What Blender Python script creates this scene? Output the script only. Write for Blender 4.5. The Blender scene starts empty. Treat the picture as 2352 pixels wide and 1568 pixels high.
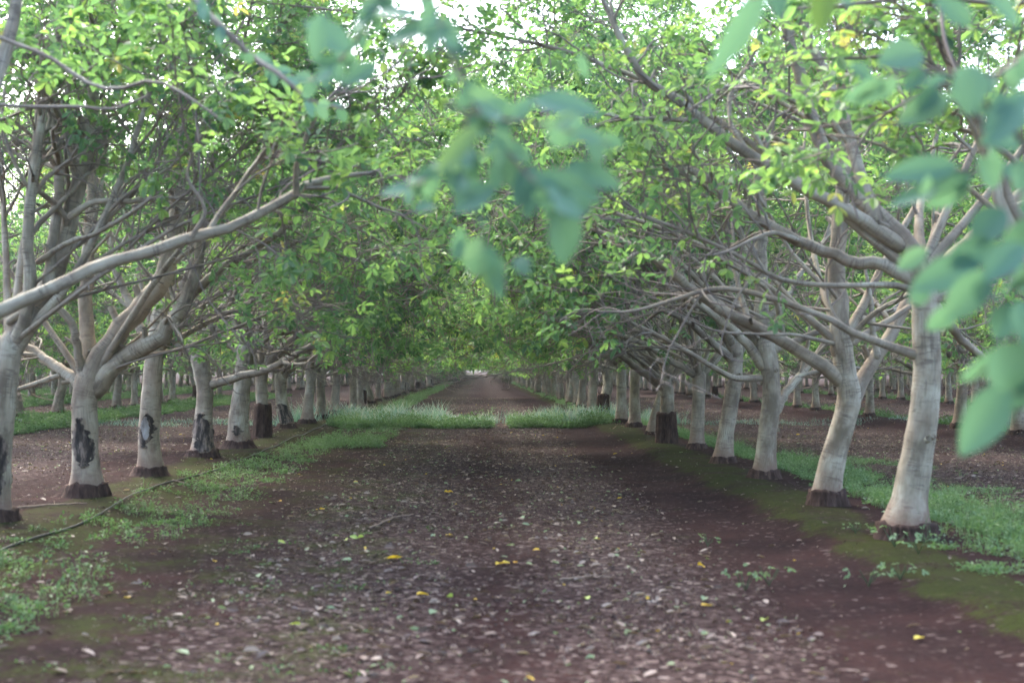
import bpy, math, time
import numpy as np
from mathutils import Matrix, Vector
T0 = time.time()
R = math.radians
scene = bpy.context.scene
col = scene.collection
rng = np.random.default_rng(7)

# ------------------------------------------------------------------ camera
CAMH = 1.5
FPX = 3267.0                       # focal length in pixels of a 2352 px wide frame (50 mm)
cam_d = bpy.data.cameras.new("camera")
cam_d.lens = 50; cam_d.sensor_width = 36
cam_d.clip_start = 0.05; cam_d.clip_end = 6000
cam_d.dof.use_dof = True
cam_d.dof.focus_distance = 33
cam_d.dof.aperture_fstop = 2.0
cam = bpy.data.objects.new("camera", cam_d); col.objects.link(cam)
cam.location = (0, 0, CAMH)
cam.rotation_euler = (R(90) + math.atan(64 / FPX), 0, -math.atan(71 / FPX))
scene.camera = cam
CM = np.array(cam.rotation_euler.to_matrix())

def ray(px, py):
    d = CM @ np.array([(px - 1176) / FPX, -(py - 784) / FPX, -1.0])
    return d
def P(px, py, Y):
    d = ray(px, py)
    return np.array([0, 0, CAMH]) + d * (Y / d[1])
def G(px, py, zg=0.1):
    d = ray(px, py)
    return np.array([0, 0, CAMH]) + d * ((zg - CAMH) / d[2])

# ------------------------------------------------------------------ sky, sun, exposure
SUN_EL, SUN_AZ = R(48), R(-30)      # azimuth from +Y towards +X
w = bpy.data.worlds.new("World"); scene.world = w; w.use_nodes = True
nt = w.node_tree; bg = nt.nodes['Background']
sky = nt.nodes.new('ShaderNodeTexSky'); sky.sky_type = 'NISHITA'; sky.sun_disc = False
sky.sun_elevation = SUN_EL; sky.sun_rotation = SUN_AZ
sky.air_density = 1.0; sky.dust_density = 4.0; sky.ozone_density = 1.0
nt.links.new(sky.outputs[0], bg.inputs[0]); bg.inputs[1].default_value = 0.15
sd = bpy.data.lights.new("sun", 'SUN'); sd.energy = 1.2; sd.angle = R(22); sd.color = (1, 0.95, 0.85)
sun = bpy.data.objects.new("sun", sd); col.objects.link(sun)
sv = Vector((math.sin(SUN_AZ) * math.cos(SUN_EL), math.cos(SUN_AZ) * math.cos(SUN_EL), math.sin(SUN_EL)))
sun.rotation_euler = sv.to_track_quat('Z', 'Y').to_euler()
vs = scene.view_settings
vs.view_transform = 'Standard'; vs.look = 'None'; vs.gamma = 1; vs.exposure = 2.88
cy = scene.cycles
cy.use_denoising = True
cy.max_bounces = 7; cy.diffuse_bounces = 4; cy.glossy_bounces = 2; cy.transmission_bounces = 5
cy.transparent_max_bounces = 4; cy.caustics_reflective = False; cy.caustics_refractive = False
cy.sample_clamp_indirect = 8

# ------------------------------------------------------------------ helpers
def norm(a):
    return a / np.maximum(np.linalg.norm(a, axis=-1, keepdims=True), 1e-9)

class Geo:
    """collects quads with vertex attributes; links them as ONE mesh object"""
    def __init__(s): s.V = []; s.F = []; s.A = []; s.M = []; s.n = 0
    def add(s, V, F, A, m=0):
        s.V.append(V.reshape(-1, 3)); s.F.append(F.reshape(-1, 4) + s.n); s.A.append(A.reshape(-1, 4))
        s.M.append(np.full(len(s.F[-1]), m, np.int32)); s.n += len(s.V[-1])
    def merge(s): return np.concatenate(s.V), np.concatenate(s.F), np.concatenate(s.A), np.concatenate(s.M)
    def mesh(s, name, mats, smooth=True):
        V, F, A, M = s.merge()
        me = bpy.data.meshes.new(name)
        me.vertices.add(len(V)); me.vertices.foreach_set('co', V.astype(np.float32).ravel())
        me.loops.add(F.size); me.loops.foreach_set('vertex_index', F.astype(np.int32).ravel())
        me.polygons.add(len(F)); me.polygons.foreach_set('loop_start', np.arange(0, F.size, 4, dtype=np.int32))
        me.polygons.foreach_set('loop_total', np.full(len(F), 4, np.int32))
        me.polygons.foreach_set('use_smooth', np.full(len(F), smooth))
        mats = mats if isinstance(mats, (list, tuple)) else [mats]
        for m in mats: me.materials.append(m)
        if len(mats) > 1: me.polygons.foreach_set('material_index', M)
        at = me.attributes.new('tc', 'FLOAT_VECTOR', 'POINT'); at.data.foreach_set('vector', A[:, :3].astype(np.float32).ravel())
        at = me.attributes.new('val', 'FLOAT', 'POINT'); at.data.foreach_set('value', A[:, 3].astype(np.float32).ravel())
        me.update(calc_edges=True)
        return me
    def build(s, name, mats, parent=None, smooth=True):
        o = bpy.data.objects.new(name, s.mesh(name, mats, smooth)); col.objects.link(o); o.parent = parent
        return o

def tag(o, label=None, cat=None, group=None, kind=None):
    if label: o['label'] = label
    if cat: o['category'] = cat
    if group: o['group'] = group
    if kind: o['kind'] = kind
    return o
def empty(name, loc, label, cat, group=None):
    e = bpy.data.objects.new(name, None); col.objects.link(e); e.location = loc; e.empty_display_size = .3
    return tag(e, label, cat, group)

def tubes(g, Pth, Rad, k, lump=0.0, s0=None, m=0, cap=True):
    """Pth (M,N,3), Rad (M,N): tubes of k sides. tc = (cos*r, sin*r, length), val = radius"""
    M, N, _ = Pth.shape
    T = norm(np.gradient(Pth, axis=1))
    mean = norm(Pth[:, -1] - Pth[:, 0])
    ref = np.where(np.abs(mean[:, 2:3]) > .75, np.array([[0., 1, 0]]), np.array([[0., 0, 1]]))[:, None, :]
    n1 = norm(np.cross(T, ref)); n2 = np.cross(T, n1)
    th = np.arange(k) / k * 2 * np.pi
    ln = np.concatenate([np.zeros((M, 1)), np.cumsum(np.linalg.norm(np.diff(Pth, axis=1), axis=2), axis=1)], axis=1)
    if s0 is None: s0 = rng.uniform(0, 50, (M, 1))
    c, s_ = np.cos(th)[None, None, :], np.sin(th)[None, None, :]
    rr = Rad[:, :, None] * np.ones((1, 1, k))
    if lump:
        L = (ln + s0)[:, :, None]
        rr = rr * (1 + lump * (np.sin(3 * th + L * 5) * .4 + np.sin(2 * th - L * 9 + 1) * .35 + np.sin(5 * th + L * 14) * .2
                               + .55 * np.exp(-((np.mod(L * 3.1 + .12 * np.sin(7 * L), 1) - .5) ** 2) / .012)))
    V = Pth[:, :, None, :] + rr[..., None] * (c[..., None] * n1[:, :, None, :] + s_[..., None] * n2[:, :, None, :])
    A = np.stack(np.broadcast_arrays(c * Rad[:, :, None], s_ * Rad[:, :, None], (ln + s0)[:, :, None], Rad[:, :, None]), -1)
    i = np.arange(N - 1)[:, None]; j = np.arange(k)[None, :]; j2 = (j + 1) % k
    f = np.stack([i * k + j, i * k + j2, (i + 1) * k + j2, (i + 1) * k + j], -1).reshape(-1, 4)
    F = f[None] + (np.arange(M) * N * k)[:, None, None]
    g.add(V, F, np.ascontiguousarray(A), m)
    return V

def catmull(pts, n):
    p = np.array(pts, float)
    if len(p) == 2: return p[0] + (p[1] - p[0]) * np.linspace(0, 1, n)[:, None]
    q = np.vstack([2 * p[0] - p[1], p, 2 * p[-1] - p[-2]])
    d = np.concatenate([[0], np.cumsum(np.linalg.norm(np.diff(p[:, :3], axis=0), axis=1))])
    out = []
    for s in np.linspace(0, d[-1], n):
        i = min(max(np.searchsorted(d, s, 'right') - 1, 0), len(p) - 2)
        t = (s - d[i]) / max(d[i + 1] - d[i], 1e-9)
        a, b, c, e = q[i], q[i + 1], q[i + 2], q[i + 3]
        out.append(.5 * (2 * b + (c - a) * t + (2 * a - 5 * b + 4 * c - e) * t * t + (3 * b - 3 * c + e - a) * t ** 3))
    return np.array(out)

def spawn(Pth, Rad, per_m, t0, t1, len_fn, ang, N, rfrac, up=0.1, wob=0.18, r=rng, maxr=None, flat=.6, upv=.12):
    """children of a set of paths, vectorised"""
    M, Np, _ = Pth.shape
    L = np.linalg.norm(np.diff(Pth, axis=1), axis=2).sum(1)
    cnt = np.maximum(r.poisson(L * per_m * (t1 - t0)), 1)
    idx = np.repeat(np.arange(M), cnt); K = len(idx)
    t = t0 + (t1 - t0) * r.uniform(0, 1, K) ** .9
    f = t * (Np - 1); i = np.clip(f.astype(int), 0, Np - 2); u = (f - i)[:, None]
    p0 = Pth[idx, i] * (1 - u) + Pth[idx, i + 1] * u
    r0 = Rad[idx, i] * (1 - u[:, 0]) + Rad[idx, i + 1] * u[:, 0]
    T = norm(Pth[idx, i + 1] - Pth[idx, i])
    rnd = r.normal(size=(K, 3)); rnd[:, 2] *= flat
    up = up + r.normal(size=(K, 1)) * upv
    side = norm(rnd - (rnd * T).sum(1, keepdims=True) * T)
    a = r.uniform(ang[0], ang[1], K)[:, None]
    D = norm(np.cos(a) * T + np.sin(a) * side + up * np.array([[0, 0, 1.]]))
    ln = len_fn(t, L[idx], K)
    out = np.zeros((K, N, 3)); out[:, 0] = p0
    d = D; curv = r.normal(size=(K, 3)) * wob
    for s in range(1, N):
        d = norm(d + curv * .5 + r.normal(size=(K, 3)) * wob + up * np.array([[0, 0, .35]]))
        out[:, s] = out[:, s - 1] + d * (ln / (N - 1))[:, None]
    rb = np.minimum(r0 * rfrac, maxr if maxr else 9)
    rad = rb[:, None] * np.linspace(1, .3, N)[None]
    return out, rad, idx, t

LEAF6 = np.array([[0, 0], [.30, -.33], [.70, -.40], [1, 0], [.70, .40], [.30, .33]])
def leaflets(g, B, D, Nn, ln, wd, val, r=rng, m=0, curl=.18):
    """ovate leaflets, two quads folded on the midrib. B base, D direction, Nn normal"""
    K = len(B)
    W = norm(np.cross(Nn, D)); Nn = np.cross(D, W)
    sh = LEAF6
    x = sh[:, 0][None, :, None] * ln[:, None, None]
    y = sh[:, 1][None, :, None] * wd[:, None, None]
    z = (np.abs(sh[:, 1]) * .45)[None, :, None] * wd[:, None, None] - (sh[:, 0] ** 2)[None, :, None] * (ln * curl * r.uniform(-.3, 1.6, K))[:, None, None]
    V = B[:, None, :] + x * D[:, None, :] + y * W[:, None, :] + z * Nn[:, None, :]
    F = (np.array([[0, 1, 2, 3], [0, 3, 4, 5]])[None] + (np.arange(K) * 6)[:, None, None])
    A = np.zeros((K, 6, 4)); A[:, :, 0] = sh[:, 0]; A[:, :, 1] = sh[:, 1]; A[:, :, 2] = r.uniform(0, 1, K)[:, None]; A[:, :, 3] = val[:, None]
    g.add(V, F, A, m)

def compound(g, B, D, r, size=.085, npairs=2, valf=None, m=0, rach=None):
    """walnut leaves: a rachis with opposite leaflets and a larger one at the end"""
    K = len(B)
    if K == 0: return
    D = norm(D + np.array([0, 0, -.25]))
    up = norm(np.array([0, 0, 1.]) + r.normal(size=(K, 3)) * .45)
    S = norm(np.cross(up, D)); Nn = np.cross(D, S)
    L = size * r.uniform(1.6, 2.8, K)
    base_val = valf if valf is not None else np.clip(r.normal(.42, .17, K) + (r.uniform(size=K) < .010) * .4, 0, 1)
    if rach is not None:
        pth = np.stack([B, B + D * L[:, None] * .5, B + D * L[:, None]], 1)
        tubes(rach, pth, np.full((K, 3), .0016), 3)
    def put(pos, d, sc):
        d = norm(d + r.normal(size=(K, 3)) * .16 + np.array([0, 0, -.18]))
        nn = norm(Nn + r.normal(size=(K, 3)) * .3)
        ln = size * sc * r.uniform(.75, 1.25, K)
        leaflets(g, pos, d, nn, ln, ln * r.uniform(.5, .68, K), np.clip(base_val + r.normal(size=K) * .05, 0, 1), r, m)
    put(B + D * L[:, None], D, 1.25)
    for q in range(npairs):
        f = .95 - q * .38
        for sgn in (-1, 1):
            put(B + D * (L * f)[:, None], norm(S * sgn + D * .45), 1.08 - .22 * q)

# ------------------------------------------------------------------ materials
def mat(name):
    m = bpy.data.materials.new(name); m.use_nodes = True
    n = m.node_tree.nodes; b = n['Principled BSDF']; out = n['Material Output']
    return m, m.node_tree, b, out
def node(t, kind, **kw):
    x = t.nodes.new(kind)
    for k, v in kw.items():
        if k in ('operation', 'blend_type', 'data_type', 'attribute_name', 'noise_dimensions', 'feature', 'vector_type', 'clamp'): setattr(x, k, v)
    return x
def attr(t, name):
    a = t.nodes.new('ShaderNodeAttribute'); a.attribute_name = name; return a
def ramp(t, src, stops, interp='LINEAR'):
    r_ = t.nodes.new('ShaderNodeValToRGB'); cr = r_.color_ramp; cr.interpolation = interp
    while len(cr.elements) < len(stops): cr.elements.new(.5)
    for e, (p, c) in zip(cr.elements, stops):
        e.position = p; e.color = (*c, 1) if len(c) == 3 else c
    t.links.new(src, r_.inputs[0]); return r_.outputs[0]
def g3(v): return (v, v, v)
def math_(t, op, a, b=None, c=None):
    x = t.nodes.new('ShaderNodeMath'); x.operation = op
    for i, v in enumerate((a, b, c)):
        if v is None: continue
        if isinstance(v, (int, float)): x.inputs[i].default_value = v
        else: t.links.new(v, x.inputs[i])
    return x.outputs[0]
def mixc(t, f, a, b, mode='MIX'):
    x = t.nodes.new('ShaderNodeMix'); x.data_type = 'RGBA'; x.blend_type = mode
    for i, v in ((0, f), (6, a), (7, b)):
        if isinstance(v, (int, float)): x.inputs[i].default_value = v
        elif isinstance(v, tuple): x.inputs[i].default_value = (*v, 1)
        else: t.links.new(v, x.inputs[i])
    return x.outputs[2]
def noise(t, vec, scale, detail=4, rough=.55, scl=None):
    if scl:
        mp = t.nodes.new('ShaderNodeMapping'); mp.inputs['Scale'].default_value = scl
        t.links.new(vec, mp.inputs[0]); vec = mp.outputs[0]
    n = t.nodes.new('ShaderNodeTexNoise'); n.inputs['Scale'].default_value = scale
    n.inputs['Detail'].default_value = detail; n.inputs['Roughness'].default_value = rough
    t.links.new(vec, n.inputs['Vector']); return n.outputs[0]
def bump(t, b, h, strength, dist):
    x = t.nodes.new('ShaderNodeBump'); x.inputs['Strength'].default_value = strength; x.inputs['Distance'].default_value = dist
    t.links.new(h, x.inputs['Height']); t.links.new(x.outputs[0], b.inputs['Normal'])

def bark_material():
    m, t, b, out = mat('walnut_bark')
    a = attr(t, 'tc'); v = a.outputs['Vector']; rad = attr(t, 'val').outputs['Fac']
    oi = t.nodes.new('ShaderNodeObjectInfo').outputs['Random']
    add = t.nodes.new('ShaderNodeVectorMath'); add.operation = 'ADD'; t.links.new(v, add.inputs[0])
    cmb = t.nodes.new('ShaderNodeCombineXYZ'); t.links.new(math_(t, 'MULTIPLY', oi, 37), cmb.inputs[2]); t.links.new(cmb.outputs[0], add.inputs[1])
    v = add.outputs[0]
    big = noise(t, v, 5, 3, .6, (1, 1, .5))
    c = ramp(t, big, [(.34, (.165, .137, .100)), (.5, (.35, .306, .236)), (.66, (.50, .462, .372))])
    # vertical cracks
    cr = noise(t, v, 85, 3, .6, (1, 1, .06))
    crm = ramp(t, cr, [(.38, g3(1)), (.50, g3(0))])
    patch = ramp(t, noise(t, v, 3.5, 2, .5), [(.40, g3(.1)), (.62, g3(.6))])
    cm = math_(t, 'MULTIPLY', crm, patch)
    c = mixc(t, cm, c, (.10, .085, .075))
    # rings round the stem
    rg = noise(t, v, 11, 4, .6, (.35, .35, 1.4))
    rgm = ramp(t, rg, [(.58, g3(0)), (.70, g3(.75))])
    c = mixc(t, rgm, c, (.13, .10, .085))
    r2 = noise(t, v, 10, 3, .6, (.12, .12, 1.5))
    r2m = ramp(t, math_(t, 'ABSOLUTE', math_(t, 'SUBTRACT', r2, .5)), [(.008, g3(.75)), (.022, g3(0))])
    c = mixc(t, math_(t, 'MULTIPLY', r2m, ramp(t, noise(t, v, 7, 2, .5), [(.45, g3(0)), (.6, g3(1))])), c, (.12, .095, .08))
    # brownish staining near the base and greenish lichen
    st = ramp(t, noise(t, v, 2.2, 3, .6), [(.52, g3(0)), (.75, g3(.55))])
    c = mixc(t, st, c, (.26, .19, .14))
    li = ramp(t, noise(t, v, 14, 3, .7), [(.62, g3(0)), (.7, g3(.25))])
    c = mixc(t, li, c, (.36, .40, .33))
    # young thin wood is darker and purplish brown
    thin = ramp(t, rad, [(.004, g3(1)), (.022, g3(0))])
    tw = mixc(t, noise(t, v, 9, 2, .5, (1, 1, .4)), (.085, .068, .066), (.24, .205, .19))
    c = mixc(t, thin, c, tw)
    oz = t.nodes.new('ShaderNodeSeparateXYZ'); t.links.new(t.nodes.new('ShaderNodeTexCoord').outputs['Object'], oz.inputs[0])
    hz = math_(t, 'ADD', oz.outputs[2], math_(t, 'MULTIPLY', math_(t, 'SUBTRACT', noise(t, v, 9, 4, .7), .5), .5))
    c = mixc(t, ramp(t, hz, [(.10, g3(.75)), (.42, g3(0))]), c, (.17, .095, .07))
    c = mixc(t, math_(t, 'MULTIPLY', math_(t, 'FRACT', math_(t, 'MULTIPLY', oi, 7.3)), .42), c, (.24, .185, .145))
    t.links.new(c, b.inputs['Base Color']); b.inputs['Roughness'].default_value = .85
    b.inputs['Specular IOR Level'].default_value = .25
    hh = math_(t, 'SUBTRACT', noise(t, v, 30, 4, .6, (1, 1, .25)), cm)
    bump(t, b, hh, .6, .008)
    return m
def rootstock_material():
    m, t, b, out = mat('rootstock_bark')
    v = attr(t, 'tc').outputs['Vector']
    n1 = noise(t, v, 22, 5, .7, (1, 1, .22))
    c = ramp(t, n1, [(.35, (.024, .015, .013)), (.55, (.065, .041, .034)), (.75, (.15, .10, .08))])
    t.links.new(c, b.inputs['Base Color']); b.inputs['Roughness'].default_value = .95; b.inputs['Specular IOR Level'].default_value = .1
    bump(t, b, n1, 1, .02)
    return m
def wound_material(name, cs, sc=16):
    m, t, b, out = mat(name)
    v = attr(t, 'tc').outputs['Vector']
    n1 = noise(t, v, sc, 5, .7, (1, 1, .2))
    e = math_(t, 'ADD', attr(t, 'val').outputs['Fac'], math_(t, 'MULTIPLY', math_(t, 'SUBTRACT', noise(t, v, 60, 3, .6, (1, 1, .3)), .5), 1.6))
    c = mixc(t, ramp(t, e, [(.1, g3(1)), (.6, g3(0))]), ramp(t, n1, cs), (.30, .235, .18))
    t.links.new(c, b.inputs['Base Color']); b.inputs['Roughness'].default_value = .9
    bump(t, b, n1, 1, .02)
    return m
def leaf_material(name, stops, trans=.45, rough=.45, spec=.35, objvar=.10, gloss=0):
    m, t, b, out = mat(name)
    val = attr(t, 'val').outputs['Fac']
    oi = t.nodes.new('ShaderNodeObjectInfo').outputs['Random']
    f = math_(t, 'ADD', val, math_(t, 'MULTIPLY', math_(t, 'SUBTRACT', oi, .5), objvar * 2))
    c = ramp(t, f, stops)
    t.links.new(c, b.inputs['Base Color']); b.inputs['Roughness'].default_value = rough
    b.inputs['Specular IOR Level'].default_value = spec
    tr = t.nodes.new('ShaderNodeBsdfTranslucent'); mx = t.nodes.new('ShaderNodeMixShader')
    t.links.new(mixc(t, 1.0, c, (1.50, 1.52, .88), 'MULTIPLY'), tr.inputs['Color'])
    mx.inputs[0].default_value = trans
    t.links.new(b.outputs[0], mx.inputs[1]); t.links.new(tr.outputs[0], mx.inputs[2]); t.links.new(mx.outputs[0], out.inputs['Surface'])
    return m
BARK = bark_material(); ROOT = rootstock_material()
CHAR = wound_material('dead_bark', [(.38, (.012, .010, .010)), (.50, (.05, .04, .035)), (.60, (.22, .17, .14))])
WOOD = wound_material('weathered_wood', [(.3, (.12, .11, .10)), (.5, (.34, .33, .33)), (.75, (.5, .5, .52))])
LEAF = leaf_material('walnut_leaf', [(0, (.046, .098, .062)), (.3, (.088, .180, .092)), (.55, (.145, .258, .105)), (.8, (.205, .31, .110)), (1, (.36, .33, .13))], trans=.5, rough=.55, spec=.4)
LEAFN = leaf_material('walnut_leaf_near_skylit', [(0, (.045, .11, .085)), (.4, (.10, .21, .165)), (.7, (.135, .25, .18)), (1, (.10, .17, .035))], trans=.28, rough=.65, spec=.22, objvar=0)  # near leaves: teal sheen of the sky painted into the leaf colour
LITTER = leaf_material('dry_leaf', [(0, (.024, .016, .015)), (.3, (.055, .039, .035)), (.7, (.145, .108, .096)), (.86, (.26, .215, .19)), (.90, (.18, .24, .12)), (.96, (.24, .32, .20)), (1, (.50, .36, .06))], trans=.15, rough=.6, spec=.25, objvar=0)
YELLOW = leaf_material('yellow_leaf', [(0, (.25, .36, .10)), (.3, (.40, .46, .12)), (.6, (.62, .46, .05)), (1, (.60, .34, .05))], trans=.2, rough=.5, spec=.3, objvar=0)
GRASS = leaf_material('grass_blade', [(0, (.045, .115, .095)), (.4, (.095, .20, .18)), (.75, (.17, .28, .275)), (1, (.29, .32, .32))], trans=.35, rough=.5, spec=.3, objvar=0)
WEED = leaf_material('weed_leaf', [(0, (.035, .08, .035)), (.5, (.075, .15, .06)), (.8, (.12, .21, .10)), (1, (.17, .26, .17))], trans=.35, rough=.5, spec=.3, objvar=0)

# ------------------------------------------------------------------ ground
ROWX = dict(left=-4.45, right=3.62)
ROWS = [-28.9, -20.9, -12.9, -4.45, 3.62, 11.4, 19.2, 27.0]
def hgt(x, y):
    x = np.asarray(x, float); y = np.asarray(y, float)
    z = np.zeros(np.broadcast(x, y).shape)
    for rx in ROWS:
        d = np.abs(x - rx)
        z = z + .10 * np.clip(1.0 - (d - .55) / .45, 0, 1) ** 1.2 * (d < 1.0) + .10 * 0
        z = np.where(d < .55, np.maximum(z, .10), z)
    z = z + .018 * np.sin(x * 1.3 + y * .23) * np.sin(y * .41 + 1) + .010 * np.sin(x * 4.1 + 2 * np.sin(y * .9)) * np.sin(y * 2.3)
    far = np.clip((y - 60) / 60, 0, 1)
    return z * (1 - .5 * far)
def axis(parts):
    return np.unique(np.concatenate(parts))
gx = axis([np.linspace(-7, 7, 281), np.linspace(-31, 31, 311), np.array([-2500, -1200, -600, -300, -160, -90, -60, -45, 45, 60, 90, 160, 300, 600, 1200, 2500])])
gy = axis([np.linspace(-6, 30, 401), np.linspace(30, 80, 201), np.linspace(80, 300, 111), np.array([-300, -100, -40, -20, -10, 340, 400, 500, 700, 1000, 1600, 2600])])
X, Y = np.meshgrid(gx, gy, indexing='ij'); Z = hgt(X, Y)
nx, ny = X.shape
I = np.arange(nx - 1)[:, None] * ny + np.arange(ny - 1)[None]
F = np.stack([I, I + ny, I + ny + 1, I + 1], -1).reshape(-1, 4)
g = Geo(); V = np.stack([X, Y, Z], -1).reshape(-1, 3)
g.add(V, F, np.concatenate([V, np.zeros((len(V), 1))], 1))

def ground_material():
    m, t, b, out = mat('orchard_soil')
    tc = t.nodes.new('ShaderNodeTexCoord').outputs['Object']
    sp = t.nodes.new('ShaderNodeSeparateXYZ'); t.links.new(tc, sp.inputs[0]); x, y = sp.outputs[0], sp.outputs[1]
    def band(c0, wd, soft, wob=.35, sc=.5):
        n = noise(t, tc, sc, 3, .6)
        xx = math_(t, 'ADD', x, math_(t, 'MULTIPLY', math_(t, 'SUBTRACT', n, .5), wob * 2))
        d = math_(t, 'ABSOLUTE', math_(t, 'SUBTRACT', xx, c0))
        mr = t.nodes.new('ShaderNodeMapRange'); t.links.new(d, mr.inputs[0])
        mr.inputs[1].default_value = wd; mr.inputs[2].default_value = wd + soft; mr.inputs[3].default_value = 1; mr.inputs[4].default_value = 0
        return mr.outputs[0]
    n0 = noise(t, tc, 1.1, 5, .6); nf = noise(t, tc, 22, 4, .65)
    soil = ramp(t, n0, [(.3, (.010, .0060, .0064)), (.5, (.017, .0092, .0093)), (.7, (.031, .015, .0138))])
    soil = mixc(t, ramp(t, nf, [(.4, g3(0)), (.65, g3(.6))]), soil, (.028, .0165, .0165))
    # small litter fragments, coloured cell by cell
    vo = t.nodes.new('ShaderNodeTexVoronoi'); vo.inputs['Scale'].default_value = 26; t.links.new(tc, vo.inputs['Vector'])
    vs_ = t.nodes.new('ShaderNodeSeparateColor'); t.links.new(vo.outputs['Color'], vs_.inputs[0])
    lc = ramp(t, vs_.outputs[0], [(0, (.014, .009, .009)), (.4, (.026, .017, .017)), (.8, (.052, .037, .035)), (.95, (.10, .075, .07)), (1, (.17, .14, .13))])
    lm = None
    for c0, wd, sf in ((-.95, .35, .9), (1.0, .3, .7), (-8.6, 1.6, 1.2), (7.6, 1.5, 1.4), (-16.8, 2, 1.5), (15.3, 2, 1.5)):
        q = band(c0, wd, sf)
        lm = q if lm is None else math_(t, 'MAXIMUM', lm, q)
    thr = math_(t, 'SUBTRACT', math_(t, 'MULTIPLY', lm, 1.15), vs_.outputs[1])
    lmask = ramp(t, thr, [(.0, g3(0)), (.08, g3(.9))])
    base2 = math_(t, 'GREATER_THAN', vs_.outputs[2], .86)
    lmask = math_(t, 'MAXIMUM', lmask, math_(t, 'MULTIPLY', base2, .7))
    c = mixc(t, lmask, soil, lc)
    # moss
    mm = None
    for c0, wd, sf, k in ((-1.9, 1.0, .9, .60), (3.25, .3, .35, .85), (4.6, .4, .5, .8), (-3.9, .55, .4, .8), (.15, .3, .5, .35), (5.9, .3, .7, .6), (-5.2, .3, .5, .4), (1.9, .2, .5, .35)):
        q = math_(t, 'MULTIPLY', band(c0, wd, sf, .25), k)
        mm = q if mm is None else math_(t, 'MAXIMUM', mm, q)
    mn = math_(t, 'ADD', math_(t, 'MULTIPLY', noise(t, tc, 1.6, 5, .7), .65), math_(t, 'MULTIPLY', noise(t, tc, 28, 5, .75), .55))
    mf = ramp(t, math_(t, 'ADD', math_(t, 'MULTIPLY', mm, .36), mn), [(.81, g3(0)), (.91, g3(.9))])
    mf = math_(t, 'MULTIPLY', mf, ramp(t, noise(t, tc, 70, 4, .8), [(.40, g3(.35)), (.53, g3(1))]))
    moss = mixc(t, noise(t, tc, 6, 3, .6), (.014, .022, .006), (.038, .050, .011))
    c = mixc(t, mf, c, moss)
    t.links.new(c, b.inputs['Base Color']); b.inputs['Roughness'].default_value = 1; b.inputs['Specular IOR Level'].default_value = .03
    bh = math_(t, 'ADD', math_(t, 'MULTIPLY', nf, .6), math_(t, 'MULTIPLY', vo.outputs['Distance'], .5))
    bump(t, b, bh, .8, .02)
    return m
ground = g.build('ground', ground_material()); tag(ground, kind='structure')

# ------------------------------------------------------------------ tree building
def limb_len(lo, hi):
    return lambda t, L, K: (hi + (lo - hi) * t) * rng.uniform(.6, 1.2, K)

def lift(A, floor=1.45):
    """drooping boughs level out above the ground"""
    z = A[..., 2]; A[..., 2] = np.where(z < floor, floor - .38 * (1 - np.exp(-(floor - z) / .38)), z); return A

def crown_from(limbs, rads, r, dens=1.0, leafy=1.0, size=.085, inner=0.9, trunk=np.zeros(3), fine=True, lowcut=1.35, npairs=2):
    """limbs (M,N,3): branches, twigs and leaves grown on them. returns Geo branches, Geo foliage"""
    gb, gf = Geo(), Geo()
    b1, r1, _, _ = spawn(limbs, rads, 3.0 * dens, .20, .98, limb_len(.6, 2.3), (.40, 1.05), 9, .6, up=.05, wob=.17, r=r, maxr=.034, flat=.45)
    lift(b1); r1 = np.maximum(r1, .0065)
    tubes(gb, b1, r1, 5)
    ends = np.concatenate([limbs[:, np.linspace(limbs.shape[1] * .45, limbs.shape[1] - 1, 6).astype(int)], b1[:, [1, 3, 4, 5, 7, 8]]])
    er = np.concatenate([rads[:, np.linspace(limbs.shape[1] * .45, limbs.shape[1] - 1, 6).astype(int)], r1[:, [1, 3, 4, 5, 7, 8]]])
    b2, r2, _, _ = spawn(ends, er, 6.0 * dens, .05, 1.0, limb_len(.35, .95), (.45, 1.2), 6, .6, up=.04, wob=.22, r=r, maxr=.013)
    lift(b2, 1.35); r2 = np.maximum(r2, .0045)
    tubes(gb, b2, r2, 4 if fine else 3)
    b3, r3, _, _ = spawn(b2, r2, 5.5, .12, 1.0, limb_len(.10, .36), (.5, 1.2), 4, .7, up=.0, wob=.25, r=r, maxr=.005)
    lift(b3, 1.3); r3 = np.maximum(r3, .0030)
    tubes(gb, b3, r3, 3)
    # leaves: on twiglets and twig ends, fewer near the trunk
    allp = np.concatenate([b3, b2[:, [1, 3, 4, 5]]])
    tip = allp[:, -1]
    hd = np.hypot(tip[:, 0] - trunk[0], tip[:, 1] - trunk[1])
    pr = np.clip((hd - inner * .4) / 1.3, .12, 1) * np.clip((tip[:, 2] - lowcut) / .4, .0, 1)
    pr = np.maximum(pr, np.clip((tip[:, 2] - 3.2) / 1.5, 0, 1))
    pr = pr * np.maximum(np.clip(.40 + (tip[:, 2] - 2.2) * .48, .40, 4.2), np.clip((hd - 1.8) / 1.2, 0, 1) * np.clip((3.2 - tip[:, 2]) / .8, 0, 1) * .85)
    keep = r.uniform(size=len(tip)) < pr * leafy
    allp = allp[keep]
    k = 3
    A = np.repeat(allp, k, 0); K = len(A)
    t = r.uniform(.3, 1.0, K); i = np.clip((t * 3).astype(int), 0, 2); u = (t * 3 - i)[:, None]
    B = A[np.arange(K), i] * (1 - u) + A[np.arange(K), i + 1] * u
    T = norm(A[:, -1] - A[:, 0])
    D = norm(T * .8 + r.normal(size=(K, 3)) * .6)
    compound(gf, B, D, r, size=size, npairs=npairs)
    return gb, gf

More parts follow.
